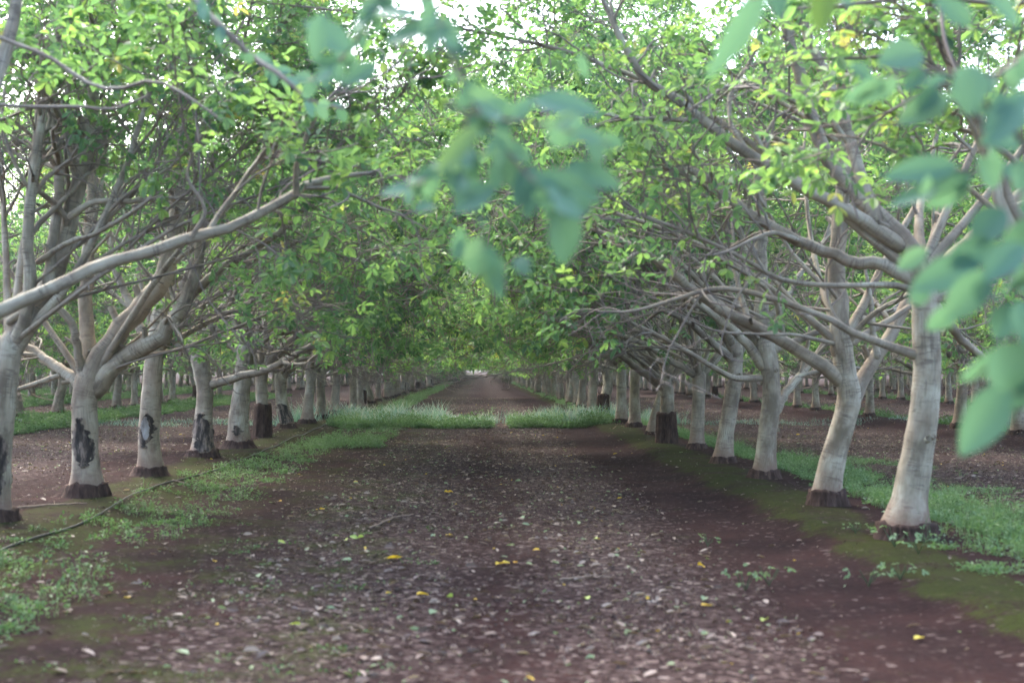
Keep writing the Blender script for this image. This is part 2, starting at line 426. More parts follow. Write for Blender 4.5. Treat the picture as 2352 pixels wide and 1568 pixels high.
def trunk_mesh(g, path, rad, k=18, lump=.055, n=44):
    p = catmull(np.column_stack([path, rad]), n)
    p[:, 3] *= 1 + .20 * np.exp(-np.maximum(p[:, 2] - .08, 0) / .11)
    s = rng.uniform(0, 50)
    tubes(g, p[None, :, :3], p[None, :, 3], k, lump, s0=np.array([[s]]))
    return p

def rootstock_geo(h, r0, flare, seed, base, lean=(0, 0)):
    rr = np.random.default_rng(seed); g = Geo(); k = 26; n = 12
    th = np.arange(k) / k * 2 * np.pi
    ragged = .5 * np.sin(th * 3 + rr.uniform(0, 6)) + .3 * np.sin(th * 7 + rr.uniform(0, 6)) + rr.normal(size=k) * .25
    V = np.zeros((n + 1, k, 3)); A = np.zeros((n + 1, k, 4))
    for i in range(n + 1):
        f = min(i, n - 1) / (n - 1)
        zz = -.10 + (h + .10 + ragged * min(.035, h * .18)) * f
        rad = r0 * (1 + (flare - 1) * (1 - f) ** 1.6) * (1.03 + (.04 + .14 * (1 - f)) * (.5 + .5 * np.sin(th * 5 + f * 2 + seed)) + .045 * np.sin(th * 11 + seed) + rr.normal(size=k) * .022)
        rad = rad * (1 + .05 * np.sin(th * 2 + seed * 1.7))
        if i == n: rad = rad * .80; zz = zz + .012
        V[i] = np.stack([base[0] + rad * np.cos(th) + lean[0] * f, base[1] + rad * np.sin(th) + lean[1] * f, base[2] + zz], -1)
        A[i] = np.stack([np.cos(th) * r0, np.sin(th) * r0, zz + np.zeros(k), np.full(k, r0)], -1)
    ii = np.arange(n)[:, None]; j = np.arange(k)[None]; j2 = (j + 1) % k
    F = np.stack([ii * k + j, ii * k + j2, (ii + 1) * k + j2, (ii + 1) * k + j], -1)
    g.add(V, F, A); return g

def wound_geo(tp, h0, h1, th0, dth, seed, off=.006, ragged=.42):
    """ragged patch on the trunk surface. tp: trunk path with radius (n,4)"""
    rr = np.random.default_rng(seed); g = Geo(); nu, nv = 20, 26
    hz = tp[:, 2]
    V = np.zeros((nv, nu, 3)); A = np.zeros((nv, nu, 4))
    ph = rr.uniform(0, 6, 6)
    for a in range(nv):
        f = a / (nv - 1); h = h0 + (h1 - h0) * f
        c = [np.interp(h, hz, tp[:, q]) for q in range(4)]
        wd = dth * max(math.sin(math.pi * f), .02) ** .55 * (1 + ragged * (math.sin(f * 9 + ph[0]) * .5 + math.sin(f * 23 + ph[1]) * .45 + rr.normal() * .45))
        cen = th0 + .2 * math.sin(f * 5 + ph[2]) * dth
        for b_ in range(nu):
            u = b_ / (nu - 1) * 2 - 1; th = cen + u * wd
            e = min(1, (1 - abs(u)) * 6, f * 10, (1 - f) * 10)
            lip = math.exp(-((e - .35) / .2) ** 2) * .012
            rad = c[3] * 1.035 + (off + lip + .005 * math.sin(th * 9 + h * 30) + rr.normal() * .004) * (e > 0) - (.02 if e <= 0 else 0)
            V[a, b_] = (c[0] + rad * math.cos(th), c[1] + rad * math.sin(th), h)
            A[a, b_] = (math.cos(th) * .13, math.sin(th) * .13, h, max(0, e))
    I = np.arange(nv - 1)[:, None] * nu + np.arange(nu - 1)[None]
    g.add(V, np.stack([I, I + 1, I + nu + 1, I + nu], -1), A); return g

def limb_arrays(limbs, n=18):
    """limbs: list of (points list, radii list) -> arrays (M,n,3),(M,n)"""
    Pp, Rr = [], []
    for pts, rad in limbs:
        q = catmull(np.column_stack([np.array(pts, float), np.interp(np.linspace(0, 1, len(pts)), np.linspace(0, 1, len(rad)), rad)]), n)
        kk = rng.normal(size=(n, 3)) * .20 * q[:, 3:4]; kk[:2] = 0; q[:, :3] += kk * min(1, 26 / n) * .6
        Pp.append(q[:, :3]); Rr.append(np.maximum(q[:, 3], .004))
    return np.array(Pp), np.array(Rr)

def generic_limbs(r, base, fork_h, n=6, reach=3.6, rad=.062, azs=None, elev=(.35, 1.1), side_scale=.62, droop=0):
    """limbs fanning from the fork; across the row (x) they reach further than along it"""
    out = []
    az0 = r.uniform(0, 6.28)
    for i in range(n):
        az = (az0 + i * 2 * np.pi / n + r.normal() * .25) if azs is None else azs[i]
        lead = i == 0 and azs is None
        el = r.uniform(1.25, 1.45) if lead else r.uniform(*elev)
        d = np.array([math.cos(az) * math.cos(el), math.sin(az) * math.cos(el) * (side_scale + .2), math.sin(el)])
        d /= np.linalg.norm(d)
        L = reach * r.uniform(.85, 1.15) * (1.15 if lead else 1) * (1 - (1 - side_scale) * abs(math.sin(az)) * math.cos(el))
        L *= 1 + .18 * math.sin(el)
        p = base + np.array([0, 0, fork_h - r.uniform(.0, .12)]); pts = [p.copy()]
        bend = r.uniform(-.10, .22) if el < .7 else r.uniform(-.10, .06)
        for s in range(6):
            d = d + r.normal(size=3) * .14 + np.array([0, 0, bend * (.7 if s < 3 else -.6) - droop * (s > 1)]); d /= np.linalg.norm(d)
            p = p + d * L / 6; p[2] = max(p[2], 1.30 - .04 * s); pts.append(p.copy())
        r0 = rad * r.uniform(.75, 1.15) * (1.1 if lead else 1)
        out.append((pts, [r0 * 1.25, r0 * .9, r0 * .72, r0 * .55, r0 * .4, r0 * .26, r0 * .12]))
    return out

# ---- generic tree variants: meshes made once, shared by the copies
def make_variant(seed, fork_h, reach, rad, dens=.74, leafy=.45, nl=6, fine=True, size=.082):
    r = np.random.default_rng(seed)
    lean = r.normal(size=2) * .05
    base = np.zeros(3)
    tp = np.array([[0, 0, -.05], [lean[0] * .4, lean[1] * .4, .45], [lean[0] * 1.2 + r.normal() * .02, lean[1], .9 * fork_h * .75], [lean[0] * 1.4, lean[1] * 1.3, fork_h], [lean[0] * 1.5, lean[1] * 1.3, fork_h + .16]])
    gt = Geo(); tpath = trunk_mesh(gt, tp, [rad * 1.35, rad * 1.03, rad * .95, rad * .98, rad * .35], k=14, n=30)
    lb = generic_limbs(r, np.array([lean[0] * 1.4, lean[1] * 1.3, 0]), fork_h, nl, reach)
    # one or two lower side limbs that droop over the alley
    for sg in (-1, 1, -1, 1):
        az = (0 if sg > 0 else np.pi) + r.normal() * .4
        lb += generic_limbs(r, np.array([lean[0], lean[1], 0]), fork_h - r.uniform(-.1, .15), 1, reach * r.uniform(.58, .78), .042, azs=[az], elev=(.18, .5), droop=.13)
    for sg in (-1, 1, -1, 1):          # long boughs arching up and over the alleys
        az = (0 if sg > 0 else np.pi) + r.normal() * .45
        lb += generic_limbs(r, np.array([lean[0] * 1.3, lean[1], 0]), fork_h, 1, reach * r.uniform(1.0, 1.15), .050, azs=[az], elev=(.55, 1.0), side_scale=.8)
    Pp, Rr = limb_arrays(lb)
    tubes(gt, Pp, Rr, 9, .05)
    gb, gf = crown_from(Pp, Rr, r, dens, leafy, size=size, fine=fine, lowcut=1.12)
    return dict(trunk=gt, branches=gb, crown=gf, root=rootstock_geo(.11, rad * 1.55, 1.3, seed, base), path=tpath, rad=rad)

print('start variants', time.time() - T0)
VAR = []
for i, (s, fh, rc) in enumerate([(11, 1.35, 5.2), (12, 1.55, 5.5), (13, 1.25, 5.0), (14, 1.65, 5.4), (15, 1.45, 5.6)]):
    v = make_variant(s, fh, rc, .125 + .008 * (i % 3))
    VAR.append({'trunk': v['trunk'].mesh('trunk', BARK), 'branches': v['branches'].mesh('branches', BARK),
                'crown': v['crown'].mesh('crown', LEAF, smooth=False), 'rootstock': v['root'].mesh('rootstock', ROOT),
                'burl': rootstock_geo(.62, v['rad'] * 1.1, 1.2, 90 + i, np.zeros(3)).mesh('rootstock', ROOT), 'src': v})
    print('  variant', i, 'crown faces', len(VAR[-1]['crown'].polygons), 'branches', len(VAR[-1]['branches'].polygons), time.time() - T0, file=__import__('sys').stderr)

protos = []
def plant(vi, loc, rot, sc, label, group, tall_root=False):
    """first tree of a kind is built, later ones are copies of it and of its parts"""
    e = empty('walnut_tree', loc, label, 'tree', group); e.rotation_euler.z = rot; e.scale = (sc[0], sc[1], sc[2])
    V_ = VAR[vi]
    for nm in ('trunk', 'branches', 'crown', 'rootstock'):
        me = V_['burl'] if (nm == 'rootstock' and tall_root) else V_[nm]
        o = bpy.data.objects.new(nm, me); col.objects.link(o); o.parent = e
    return e

# ---- traced trees of the two rows beside the drive
def px_limb(pts, Y, widths, dY=0.0, start=None):
    """pixel polyline (2352 px frame) at real depth Y (drifting by dY towards the tip); widths in px"""
    n = len(pts); out = []
    for i, (x, y) in enumerate(pts):
        out.append(P(x, y, Y + dY * i / max(n - 1, 1)))
    rad = [wd * (Y + dY * i / max(len(widths) - 1, 1)) / FPX / 2 for i, wd in enumerate(widths)]
    return out, rad

def hero(label, group, basepx, trunk, limbs, extra=4, reach=3.6, root_h=.16, flare=1.45, wounds=(), seed=1, dens=1.0, leafy=1.0, inner=1.9, extra_el=(.6, 1.2), azs=None, lowcut=1.35, whips=5):
    """trunk: [(px,py,width px)...] bottom to fork; limbs: [(pts, widths, dY)]"""
    r = np.random.default_rng(seed)
    b = G(*basepx, .1) if len(basepx) == 2 else np.array([basepx[0], basepx[1], .1])
    if len(basepx) == 3: b[2] = .1
    Yb = b[1]; b[2] = float(hgt(b[0], b[1]))
    root = empty('walnut_tree', b, label, 'tree', group)
    pts = [P(x, y, Yb) for x, y, _ in trunk]; wd = [w_ * Yb / FPX / 2 for _, _, w_ in trunk]
    pts.insert(0, np.array([pts[0][0], Yb, b[2] - .03])); wd.insert(0, wd[0] * 1.12)
    d = norm(pts[-1] - pts[-2]); pts.append(pts[-1] + d * .12); wd.append(wd[-1] * .4)
    pts = [p - b for p in pts]
    gt = Geo(); tp = trunk_mesh(gt, np.array(pts), wd, k=26, n=70, lump=.05)
    kp, kr = tp[None, 8:60, :3], tp[None, 8:60, 3]
    sb, sr, _, _ = spawn(kp, kr, 3.2, .1, .95, lambda t, L, K: trunk[1][2] * Yb / FPX / 2 + r.uniform(.012, .03, K), (1.2, 1.5), 4, .26, r=r, wob=.02)
    tubes(gt, sb, np.maximum(sr, sr[:, :1] * .8), 9, .08)
    gt.build('trunk', BARK, root)
    LB = []
    for L_ in limbs:
        pp, rd = px_limb(L_[0], Yb, L_[1], L_[2] if len(L_) > 2 else 0)
        LB.append(([p - b for p in pp], rd))
    fork = pts[-2]
    n_add = 2 if azs is not None else 4; extra += n_add; azs = (list(azs) + [q * np.pi + r.normal() * .5 for q in (0, 1)]) if azs is not None else None
    reach *= 1.65
    gl = generic_limbs(r, np.array([fork[0], fork[1], 0]), fork[2], extra, reach, .040, elev=extra_el, azs=azs) if extra else []
    tw_ = np.pi if b[0] > 0 else 0
    for q in range(whips):                       # thin bare boughs arching low over the drive
        gl += generic_limbs(r, np.array([fork[0], fork[1], 0]), fork[2] + r.uniform(0, .5), 1, r.uniform(3.6, 5.4), r.uniform(.014, .024), elev=(.10, .75), azs=[tw_ + r.normal() * .45], droop=r.uniform(0, .05), side_scale=.9)
    Pp, Rr = limb_arrays(LB + gl, 26)
    for i in range(len(Pp)):
        gg = Geo(); rr_ = Rr[i].copy(); rr_[:4] *= np.array([1.12, 1.08, 1.04, 1.02])
        pr_ = norm(Pp[i, 1] - Pp[i, 0])                  # rounded root of the limb, sunk into its parent
        q_ = np.vstack([Pp[i, 0] - pr_ * rr_[0] * 1.25, Pp[i, 0] - pr_ * rr_[0] * .85, Pp[i]]); qr = np.concatenate([[rr_[0] * .25, rr_[0] * .8], rr_])
        tubes(gg, q_[None], qr[None], 12, .04)
        sb, sr, _, _ = spawn(Pp[i:i + 1], rr_[None], 1.3, .05, .8, lambda t, L, K: rng.uniform(.03, .12, K) + rr_[0], (.9, 1.4), 4, .45, r=r, wob=.05)
        tubes(gg, sb, np.maximum(sr, sr[:, :1] * .75), 7, .05); gg.build('limb', BARK, root)
    gb, gf = crown_from(Pp, Rr, r, dens * .9, leafy * .42, inner=inner, trunk=fork, lowcut=lowcut)
    gb.build('branches', BARK, root); gf.build('crown', LEAF, root, smooth=False)
    rb = trunk[0][2] * Yb / FPX / 2
    rootstock_geo(root_h * .9, rb * 1.27, flare, seed, np.array([pts[0][0], pts[0][1], 0])).build('rootstock', ROOT, root)
    for (y0, y1, th, dth, kind) in wounds:
        h0 = P(trunk[0][0], y0, Yb)[2] - b[2]; h1 = P(trunk[0][0], y1, Yb)[2] - b[2]
        wo = wound_geo(tp, h0, h1, th, dth, seed + 5, off=.008).build('bark_wound', CHAR, root)
        if kind:
            hm, hh = (h0 + h1) / 2 + .03, (h1 - h0) * .33
            wound_geo(tp, hm - hh, hm + hh, th, dth * .5, seed + 6, off=.022, ragged=.12).build('bare_wood', WOOD, wo)
    return root, b

GL, GR = 'walnut trees in the row left of the drive', 'walnut trees in the row right of the drive'
FW = -np.pi / 2      # facing the camera
hero('largest pale walnut tree at the right, wide dark base flare and trunk leaning rightward', GR, (2080, 1232),
     [(2082, 1205, 104), (2090, 1150, 80), (2100, 1080, 76), (2120, 960, 66), (2130, 860, 64), (2128, 780, 62), (2124, 690, 62), (2110, 620, 58)],
     [([(2118, 640), (2080, 560), (2000, 480), (1915, 385), (1865, 270), (1815, 100), (1785, -20), (1750, -160)], [52, 46, 40, 36, 32, 26, 22, 14], .3),
      ([(2010, 500), (1975, 400), (1935, 270), (1880, 140), (1815, -10), (1740, -150)], [34, 30, 26, 24, 20, 12], .9),
      ([(2110, 650), (2030, 608), (1950, 598), (1830, 552), (1710, 482), (1610, 400), (1530, 388), (1440, 400)], [34, 30, 28, 26, 24, 18, 10, 5], .2),
      ([(2060, 560), (1960, 492), (1850, 432), (1700, 340), (1570, 240), (1480, 180), (1425, 90), (1390, 10), (1340, -90)], [34, 31, 29, 26, 22, 19, 16, 12, 6], -.4),
      ([(2110, 675), (2060, 655), (1900, 655), (1790, 640), (1700, 590), (1570, 530), (1470, 490), (1410, 440)], [18, 15, 12, 12, 10, 9, 8, 4], -.5),
      ([(2105, 815), (1980, 772), (1880, 722), (1760, 682), (1650, 662), (1540, 690), (1450, 715), (1370, 715)], [22, 18, 15, 13, 12, 9, 7, 4], -.3),
      ([(2145, 700), (2200, 770), (2270, 830), (2350, 890)], [26, 20, 15, 9], .8),
      ([(2130, 640), (2220, 560), (2330, 460), (2450, 330), (2560, 200)], [40, 34, 28, 22, 12], .8)],
     extra=2, reach=3.4, root_h=.13, flare=1.30, seed=21, leafy=.6, dens=.8, azs=[.3, 1.2], whips=0)
hero('tall pale walnut tree leaning right with a knotty fork, second from right', GR, (1898, 1162),
     [(1900, 1130, 66), (1910, 1070, 58), (1935, 980, 54), (1950, 915, 54), (1942, 860, 50), (1932, 780, 46)],
     [([(1932, 800), (1926, 700), (1925, 600), (1932, 480), (1940, 360), (1930, 220), (1945, 80), (1940, -80)], [46, 42, 40, 36, 32, 26, 20, 10], .3),
      ([(1935, 875), (1895, 845), (1835, 805), (1745, 755), (1640, 700), (1560, 640), (1480, 580), (1400, 542), (1335, 520)], [36, 32, 30, 28, 25, 21, 17, 13, 7], -.3),
      ([(1955, 920), (1985, 865), (2020, 805), (2065, 735), (2095, 660), (2140, 560), (2170, 450)], [40, 34, 32, 28, 24, 20, 12], .8),
      ([(2015, 815), (2005, 760), (2000, 690), (1985, 600)], [16, 14, 12, 6], .3),
      ([(1945, 790), (1990, 735), (2040, 700), (2110, 670)], [16, 13, 11, 6], -.5)],
     extra=2, reach=3.6, root_h=.17, flare=1.3, seed=22, leafy=.8, dens=.85, azs=[.9, 2.0])
hero('pale walnut tree forking low to the right with a round burl, third from right', GR, (1757, 1098),
     [(1757, 1080, 50), (1762, 1000, 44), (1772, 920, 42), (1770, 860, 42), (1758, 790, 40)],
     [([(1758, 800), (1750, 720), (1748, 600), (1748, 480), (1740, 380), (1735, 250), (1720, 100)], [38, 34, 30, 27, 23, 18, 9], .4),
      ([(1785, 940), (1805, 900), (1830, 870), (1858, 840), (1890, 790), (1930, 730)], [22, 20, 19, 15, 12, 7], .5),
      ([(1752, 840), (1715, 790), (1660, 740), (1590, 690), (1510, 640), (1440, 560), (1415, 470)], [24, 21, 18, 15, 12, 9, 5], -.5),
      ([(1745, 868), (1684, 866), (1621, 832), (1511, 770), (1400, 715), (1310, 650)], [16, 14, 12, 10, 8, 4], -.8),
      ([(1715, 580), (1690, 520), (1655, 460), (1640, 420)], [14, 12, 9, 5], 0)],
     extra=2, reach=3.6, root_h=.12, flare=1.5, seed=23, leafy=.95, azs=[.4, 2.6])
hero('slim upright walnut tree with a small leafy sprout on its trunk, right row', GR, (1665, 1062),
     [(1662, 1045, 42), (1668, 990, 37), (1680, 920, 35), (1688, 860, 34), (1690, 800, 30)],
     [([(1690, 810), (1690, 740), (1680, 650), (1670, 540), (1680, 400)], [30, 25, 20, 15, 7], .5),
      ([(1685, 830), (1640, 790), (1580, 740), (1500, 700), (1400, 630)], [20, 17, 14, 10, 5], -.8),
      ([(1692, 820), (1730, 760), (1790, 700), (1840, 600)], [20, 16, 12, 6], .5)],
     extra=3, reach=3.6, root_h=.10, flare=1.5, seed=24)
hero('pale walnut tree with a bulging forked top beside the black based one, right row', GR, (1602, 1032),
     [(1600, 1020, 34), (1603, 960, 30), (1606, 900, 29), (1606, 860, 31)],
     [([(1606, 862), (1590, 800), (1600, 700), (1590, 600)], [24, 20, 14, 7], .5),
      ([(1606, 865), (1640, 830), (1670, 790), (1720, 700)], [20, 16, 13, 6], .5),
      ([(1600, 862), (1560, 840), (1480, 790), (1400, 760), (1290, 700)], [18, 16, 13, 10, 5], -.6)],
     extra=3, reach=3.7, root_h=.10, flare=1.6, seed=25)
hero('walnut tree on a tall black rootstock with pale curved stem above, right row', GR, (1530, 1018),
     [(1530, 1000, 34), (1532, 950, 34), (1532, 900, 30), (1525, 875, 28)],
     [([(1522, 885), (1495, 868), (1450, 835), (1400, 800), (1340, 780), (1270, 720)], [24, 20, 15, 12, 9, 4], -.4),
      ([(1530, 890), (1560, 830), (1570, 760), (1560, 640)], [22, 18, 14, 7], .4)],
     extra=3, reach=3.6, root_h=.64, flare=1.12, seed=26)
hero('slim walnut trunk leaning right behind the black based one, right row', GR, (1500, 996),
     [(1500, 985, 27), (1510, 940, 24), (1525, 890, 22), (1530, 860, 20)], [], extra=6, reach=3.7, root_h=.08, flare=1.4, seed=27, extra_el=(.4, 1.3))

# left row
hero('walnut tree cut by the left edge with a thick dark stained fork', GL, (-22, 1195),
     [(-20, 1160, 84), (-12, 1080, 70), (0, 960, 62), (12, 860, 60), (22, 790, 56)],
     [([(24, 800), (60, 740), (68, 640), (66, 520), (78, 400), (100, 250), (130, 100), (140, -60)], [36, 32, 28, 26, 24, 20, 16, 8], -.3),
      ([(20, 810), (70, 730), (115, 640), (150, 560), (180, 420), (208, 280), (214, 120), (220, -40)], [50, 46, 42, 40, 36, 32, 26, 16], .6),
      ([(90, 600), (150, 560), (220, 535), (300, 490), (350, 450), (380, 400)], [14, 12, 11, 10, 8, 5], -.6),
      ([(165, 495), (215, 465), (300, 462), (380, 455), (470, 458), (560, 455)], [16, 14, 12, 10, 8, 4], -.2),
      ([(112, 650), (118, 560), (135, 460), (133, 370), (120, 270), (110, 150)], [26, 25, 24, 22, 18, 9], .5),
      ([(-10, 800), (-60, 700), (-150, 600)], [40, 34, 20], .3)],
     extra=2, reach=3.6, root_h=.12, flare=1.25, seed=31, wounds=[(1150, 990, FW + .5, .5, 0)], leafy=.7, dens=.9, azs=[2.0, 1.4])
hero('thick walnut tree at left with a black oval wound and a five armed fork', GL, (200, 1136),
     [(200, 1112, 72), (197, 1050, 60), (195, 980, 58), (194, 920, 58), (205, 870, 62)],
     [([(185, 885), (150, 855), (110, 830), (68, 800), (20, 770)], [28, 25, 22, 18, 9], .4),
      ([(190, 870), (178, 800), (165, 745), (118, 690), (70, 640)], [24, 20, 19, 15, 8], -.4),
      ([(198, 870), (200, 800), (200, 700), (200, 600), (210, 480), (215, 340), (220, 180)], [38, 36, 33, 30, 25, 20, 10], .6),
      ([(208, 880), (235, 810), (285, 745), (340, 690), (385, 610), (408, 510), (405, 400), (415, 280), (400, 140), (405, 0)], [54, 50, 48, 46, 42, 36, 30, 24, 17, 9], .2),
      ([(225, 885), (265, 835), (310, 805), (355, 785), (400, 735), (432, 680), (455, 600), (460, 500), (480, 380)], [48, 43, 40, 38, 36, 32, 24, 17, 8], -.3),
      ([(430, 685), (500, 622), (570, 580), (640, 535), (700, 480), (760, 440)], [24, 19, 16, 13, 9, 5], -.4)],
     extra=1, reach=3.6, root_h=.16, flare=1.35, seed=32, wounds=[(1075, 955, FW, .85, 0)], leafy=.8, azs=[1.8], dens=.9)
hero('straight walnut tree at left with a wound showing bare grey wood', GL, (348, 1090),
     [(346, 1070, 54), (342, 1000, 48), (347, 920, 46), (352, 850, 42), (360, 790, 40)],
     [([(358, 800), (368, 710), (385, 610), (400, 500), (402, 380), (400, 240)], [38, 34, 32, 27, 22, 10], .3),
      ([(350, 830), (325, 760), (300, 700), (260, 600), (250, 480)], [26, 23, 19, 14, 7], .6),
      ([(365, 800), (400, 735), (430, 640), (470, 520), (475, 400)], [28, 24, 20, 15, 7], -.3)],
     extra=2, reach=3.6, root_h=.13, flare=1.55, seed=33, wounds=[(1030, 945, FW - .1, .75, 1)], azs=[.2, 1.4])
hero('walnut tree with dark stripped base and one long pale limb over the drive', GL, (466, 1050),
     [(466, 1025, 50), (468, 960, 40), (470, 900, 37), (462, 850, 36), (455, 820, 34)],
     [([(456, 835), (430, 800), (405, 770), (388, 740), (350, 700)], [22, 19, 16, 12, 6], .3),
      ([(455, 830), (440, 770), (425, 720), (415, 650), (400, 560)], [24, 21, 18, 14, 7], .6),
      ([(462, 835), (478, 770), (500, 720), (525, 680), (580, 600)], [24, 20, 16, 12, 6], .3),
      ([(482, 885), (540, 866), (620, 846), (720, 792), (830, 750), (905, 715), (990, 660), (1050, 600), (1065, 560)], [20, 18, 17, 16, 14, 11, 9, 7, 4], -.6)],
     extra=2, reach=3.7, root_h=.12, flare=1.35, seed=34, wounds=[(1040, 945, FW, 1.5, 0)], azs=[.5, 1.9], leafy=.8)
hero('stout walnut tree on a bulky dark mound with a kinked trunk, left row', GL, (548, 1028),
     [(548, 1005, 50), (548, 960, 46), (556, 890, 38), (562, 830, 38), (562, 800, 36)],
     [([(558, 815), (530, 790), (500, 770), (465, 765), (430, 740)], [22, 18, 15, 12, 6], .2),
      ([(562, 810), (570, 740), (590, 650), (600, 560)], [26, 22, 17, 8], .5),
      ([(568, 815), (620, 770), (700, 740), (790, 690), (880, 640)], [18, 15, 12, 9, 4], -.6)],
     extra=3, reach=3.7, root_h=.15, flare=1.75, seed=35, wounds=[(1000, 975, FW, .4, 0)])
hero('walnut tree on a tall black rootstock, left row', GL, (604, 1004),
     [(603, 990, 30), (602, 930, 28), (600, 880, 27), (605, 840, 26)],
     [([(605, 850), (640, 800), (700, 760), (780, 720), (900, 650)], [16, 14, 11, 8, 4], -.6)], extra=5, reach=3.7, root_h=.76, flare=1.15, seed=36)
hero('walnut tree with a torn dark burnt lower trunk and arching limb, left row', GL, (656, 984),
     [(658, 965, 30), (648, 930, 28), (645, 890, 26), (645, 860, 26)],
     [([(648, 870), (665, 840), (690, 825), (740, 790), (840, 760)], [18, 15, 12, 8, 4], -.5)], extra=5, reach=3.7, root_h=.12, flare=1.8, seed=37, wounds=[(975, 925, FW, 1.7, 0)])
print('heroes', time.time() - T0)

# ------------------------------------------------------------------ trees beside the camera whose boughs hang into the picture
def near_tree(label, group, base, limbs, sprays, seed, extra=3, azs=None, leafy=.8, lowcut=1.35, bough=0):
    """limbs in metres (world); sprays: hanging twigs as (px,py,Y) lists with listed leaves"""
    r = np.random.default_rng(seed); b = np.array([base[0], base[1], float(hgt(base[0], base[1]))])
    root = empty('walnut_tree', b, label, 'tree', group)
    gt = Geo(); tp = trunk_mesh(gt, np.array([[0, 0, -.03], [.02, .01, .5], [0, .02, 1.0], [-.03, 0, 1.5], [-.03, 0, 1.62]]), [.17, .13, .12, .12, .05], k=20, n=40); gt.build('trunk', BARK, root)
    LB = [([np.array(p) - b for p in pts], rd) for pts, rd in limbs]
    gl = generic_limbs(r, np.array([-.03, 0, 0]), 1.5, extra, 3.6, .055, elev=(.8, 1.3), azs=azs) if extra else []
    if gl or LB:
        Pp, Rr = limb_arrays(LB + gl, 26)
        for i in range(len(Pp)):
            gg = Geo(); tubes(gg, Pp[i:i + 1], Rr[i:i + 1], 12, .05); gg.build('limb', BARK, root)
    gb, gf = Geo(), Geo()
    if gl:
        a_, c_ = limb_arrays(gl, 26)
        gb, gf = crown_from(a_, c_, r, .8, leafy, lowcut=lowcut)
    if bough:
        a_, c_ = limb_arrays(LB[:3], 26)
        g1, g2 = crown_from(a_[:, 12:], c_[:, 12:], r, .8, bough, lowcut=lowcut, inner=0, trunk=np.array([-3., 0, 0]))
        for A_, B_ in ((gb, g1), (gf, g2)):
            V_, F_, T_, _ = B_.merge(); A_.add(V_, F_, T_)
    gn = Geo()
    for tw, leaves in sprays:
        if tw:
            pts = np.array([P(x, y, yy) for x, y, yy, _ in tw]) - b
            q = catmull(np.column_stack([pts, [t_[3] for t_ in tw]]), 14); gt_ = Geo(); tubes(gt_, q[None, :, :3], q[None, :, 3], 6); gt_.build('twig', BARK, root)
        for (x0, y0, x1, y1, wpx, yy, val) in leaves:
            A_, B_ = P(x0, y0, yy) - b, P(x1, y1, yy + r.uniform(-.05, .05)) - b
            big_leaf(gn, A_, B_, wpx * yy / FPX, val, r)
    if gb.V: gb.build('branches', BARK, root)
    if gf.V: gf.build('crown', LEAF, root, smooth=False)
    if gn.V: gn.build('leaves', LEAFN, root)
    rootstock_geo(.14, .15, 1.4, seed, np.zeros(3)).build('rootstock', ROOT, root)
    return root

def big_leaf(g, a, b, wd, val, r, nseg=10):
    """one leaflet with a full outline: folded blade between a (stalk) and b (tip)"""
    D = b - a; L = np.linalg.norm(D); D = D / L
    toc = norm(-(a + b) / 2 + np.array([0, -1.0, 0]))         # blades turned roughly broadside, jittered
    nn = norm(np.array([0, -1., .25]) + r.normal(size=3) * .35); W = norm(np.cross(nn, D)); nn = np.cross(D, W)
    s = np.linspace(0, 1, nseg + 1); prof = np.sin(np.pi * s ** .85) ** .75; prof[0] = .03; prof[-1] = .02
    V = np.zeros((nseg + 1, 5, 3)); A = np.zeros((nseg + 1, 5, 4))
    for j, u in enumerate((-1, -.5, 0, .5, 1)):
        V[:, j] = a + s[:, None] * D * L + (u * prof * wd / 2 * 1.05)[:, None] * W + ((abs(u) * prof * .14 * wd) - .12 * L * s ** 2)[:, None] * nn
        A[:, j, 0] = s; A[:, j, 1] = u; A[:, j, 3] = val
    I = np.arange(nseg)[:, None] * 5 + np.arange(4)[None]
    g.add(V, np.stack([I, I + 1, I + 6, I + 5], -1), A)

def spray_leaves(tw, r, n, size_px, spread=1.0, val=.45, down=.6):
    """leaflets either side of a hanging twig given in pixels"""
    q = catmull([(x, y, yy) for x, y, yy, _ in tw], 40); out = []
    for i in range(n):
        k = int(r.uniform(6, 39)); x, y, yy = q[k]; dx, dy = q[min(k + 1, 39)][:2] - q[max(k - 1, 0)][:2]
        a = math.atan2(dy, dx) + r.choice([-1, 1]) * r.uniform(.4, 1.2) * spread
        L = size_px * r.uniform(.75, 1.2) * (3.0 / yy)
        vx, vy = math.cos(a), math.sin(a) + down * .5; m_ = math.hypot(vx, vy); f = r.uniform(.55, 1.0)
        out.append((x, y, x + vx / m_ * L * f, y + vy / m_ * L * f, L * r.uniform(.45, .6), yy + r.uniform(-.15, .15), np.clip(r.normal(val, .15), 0, 1)))
    return out
rs = np.random.default_rng(6)
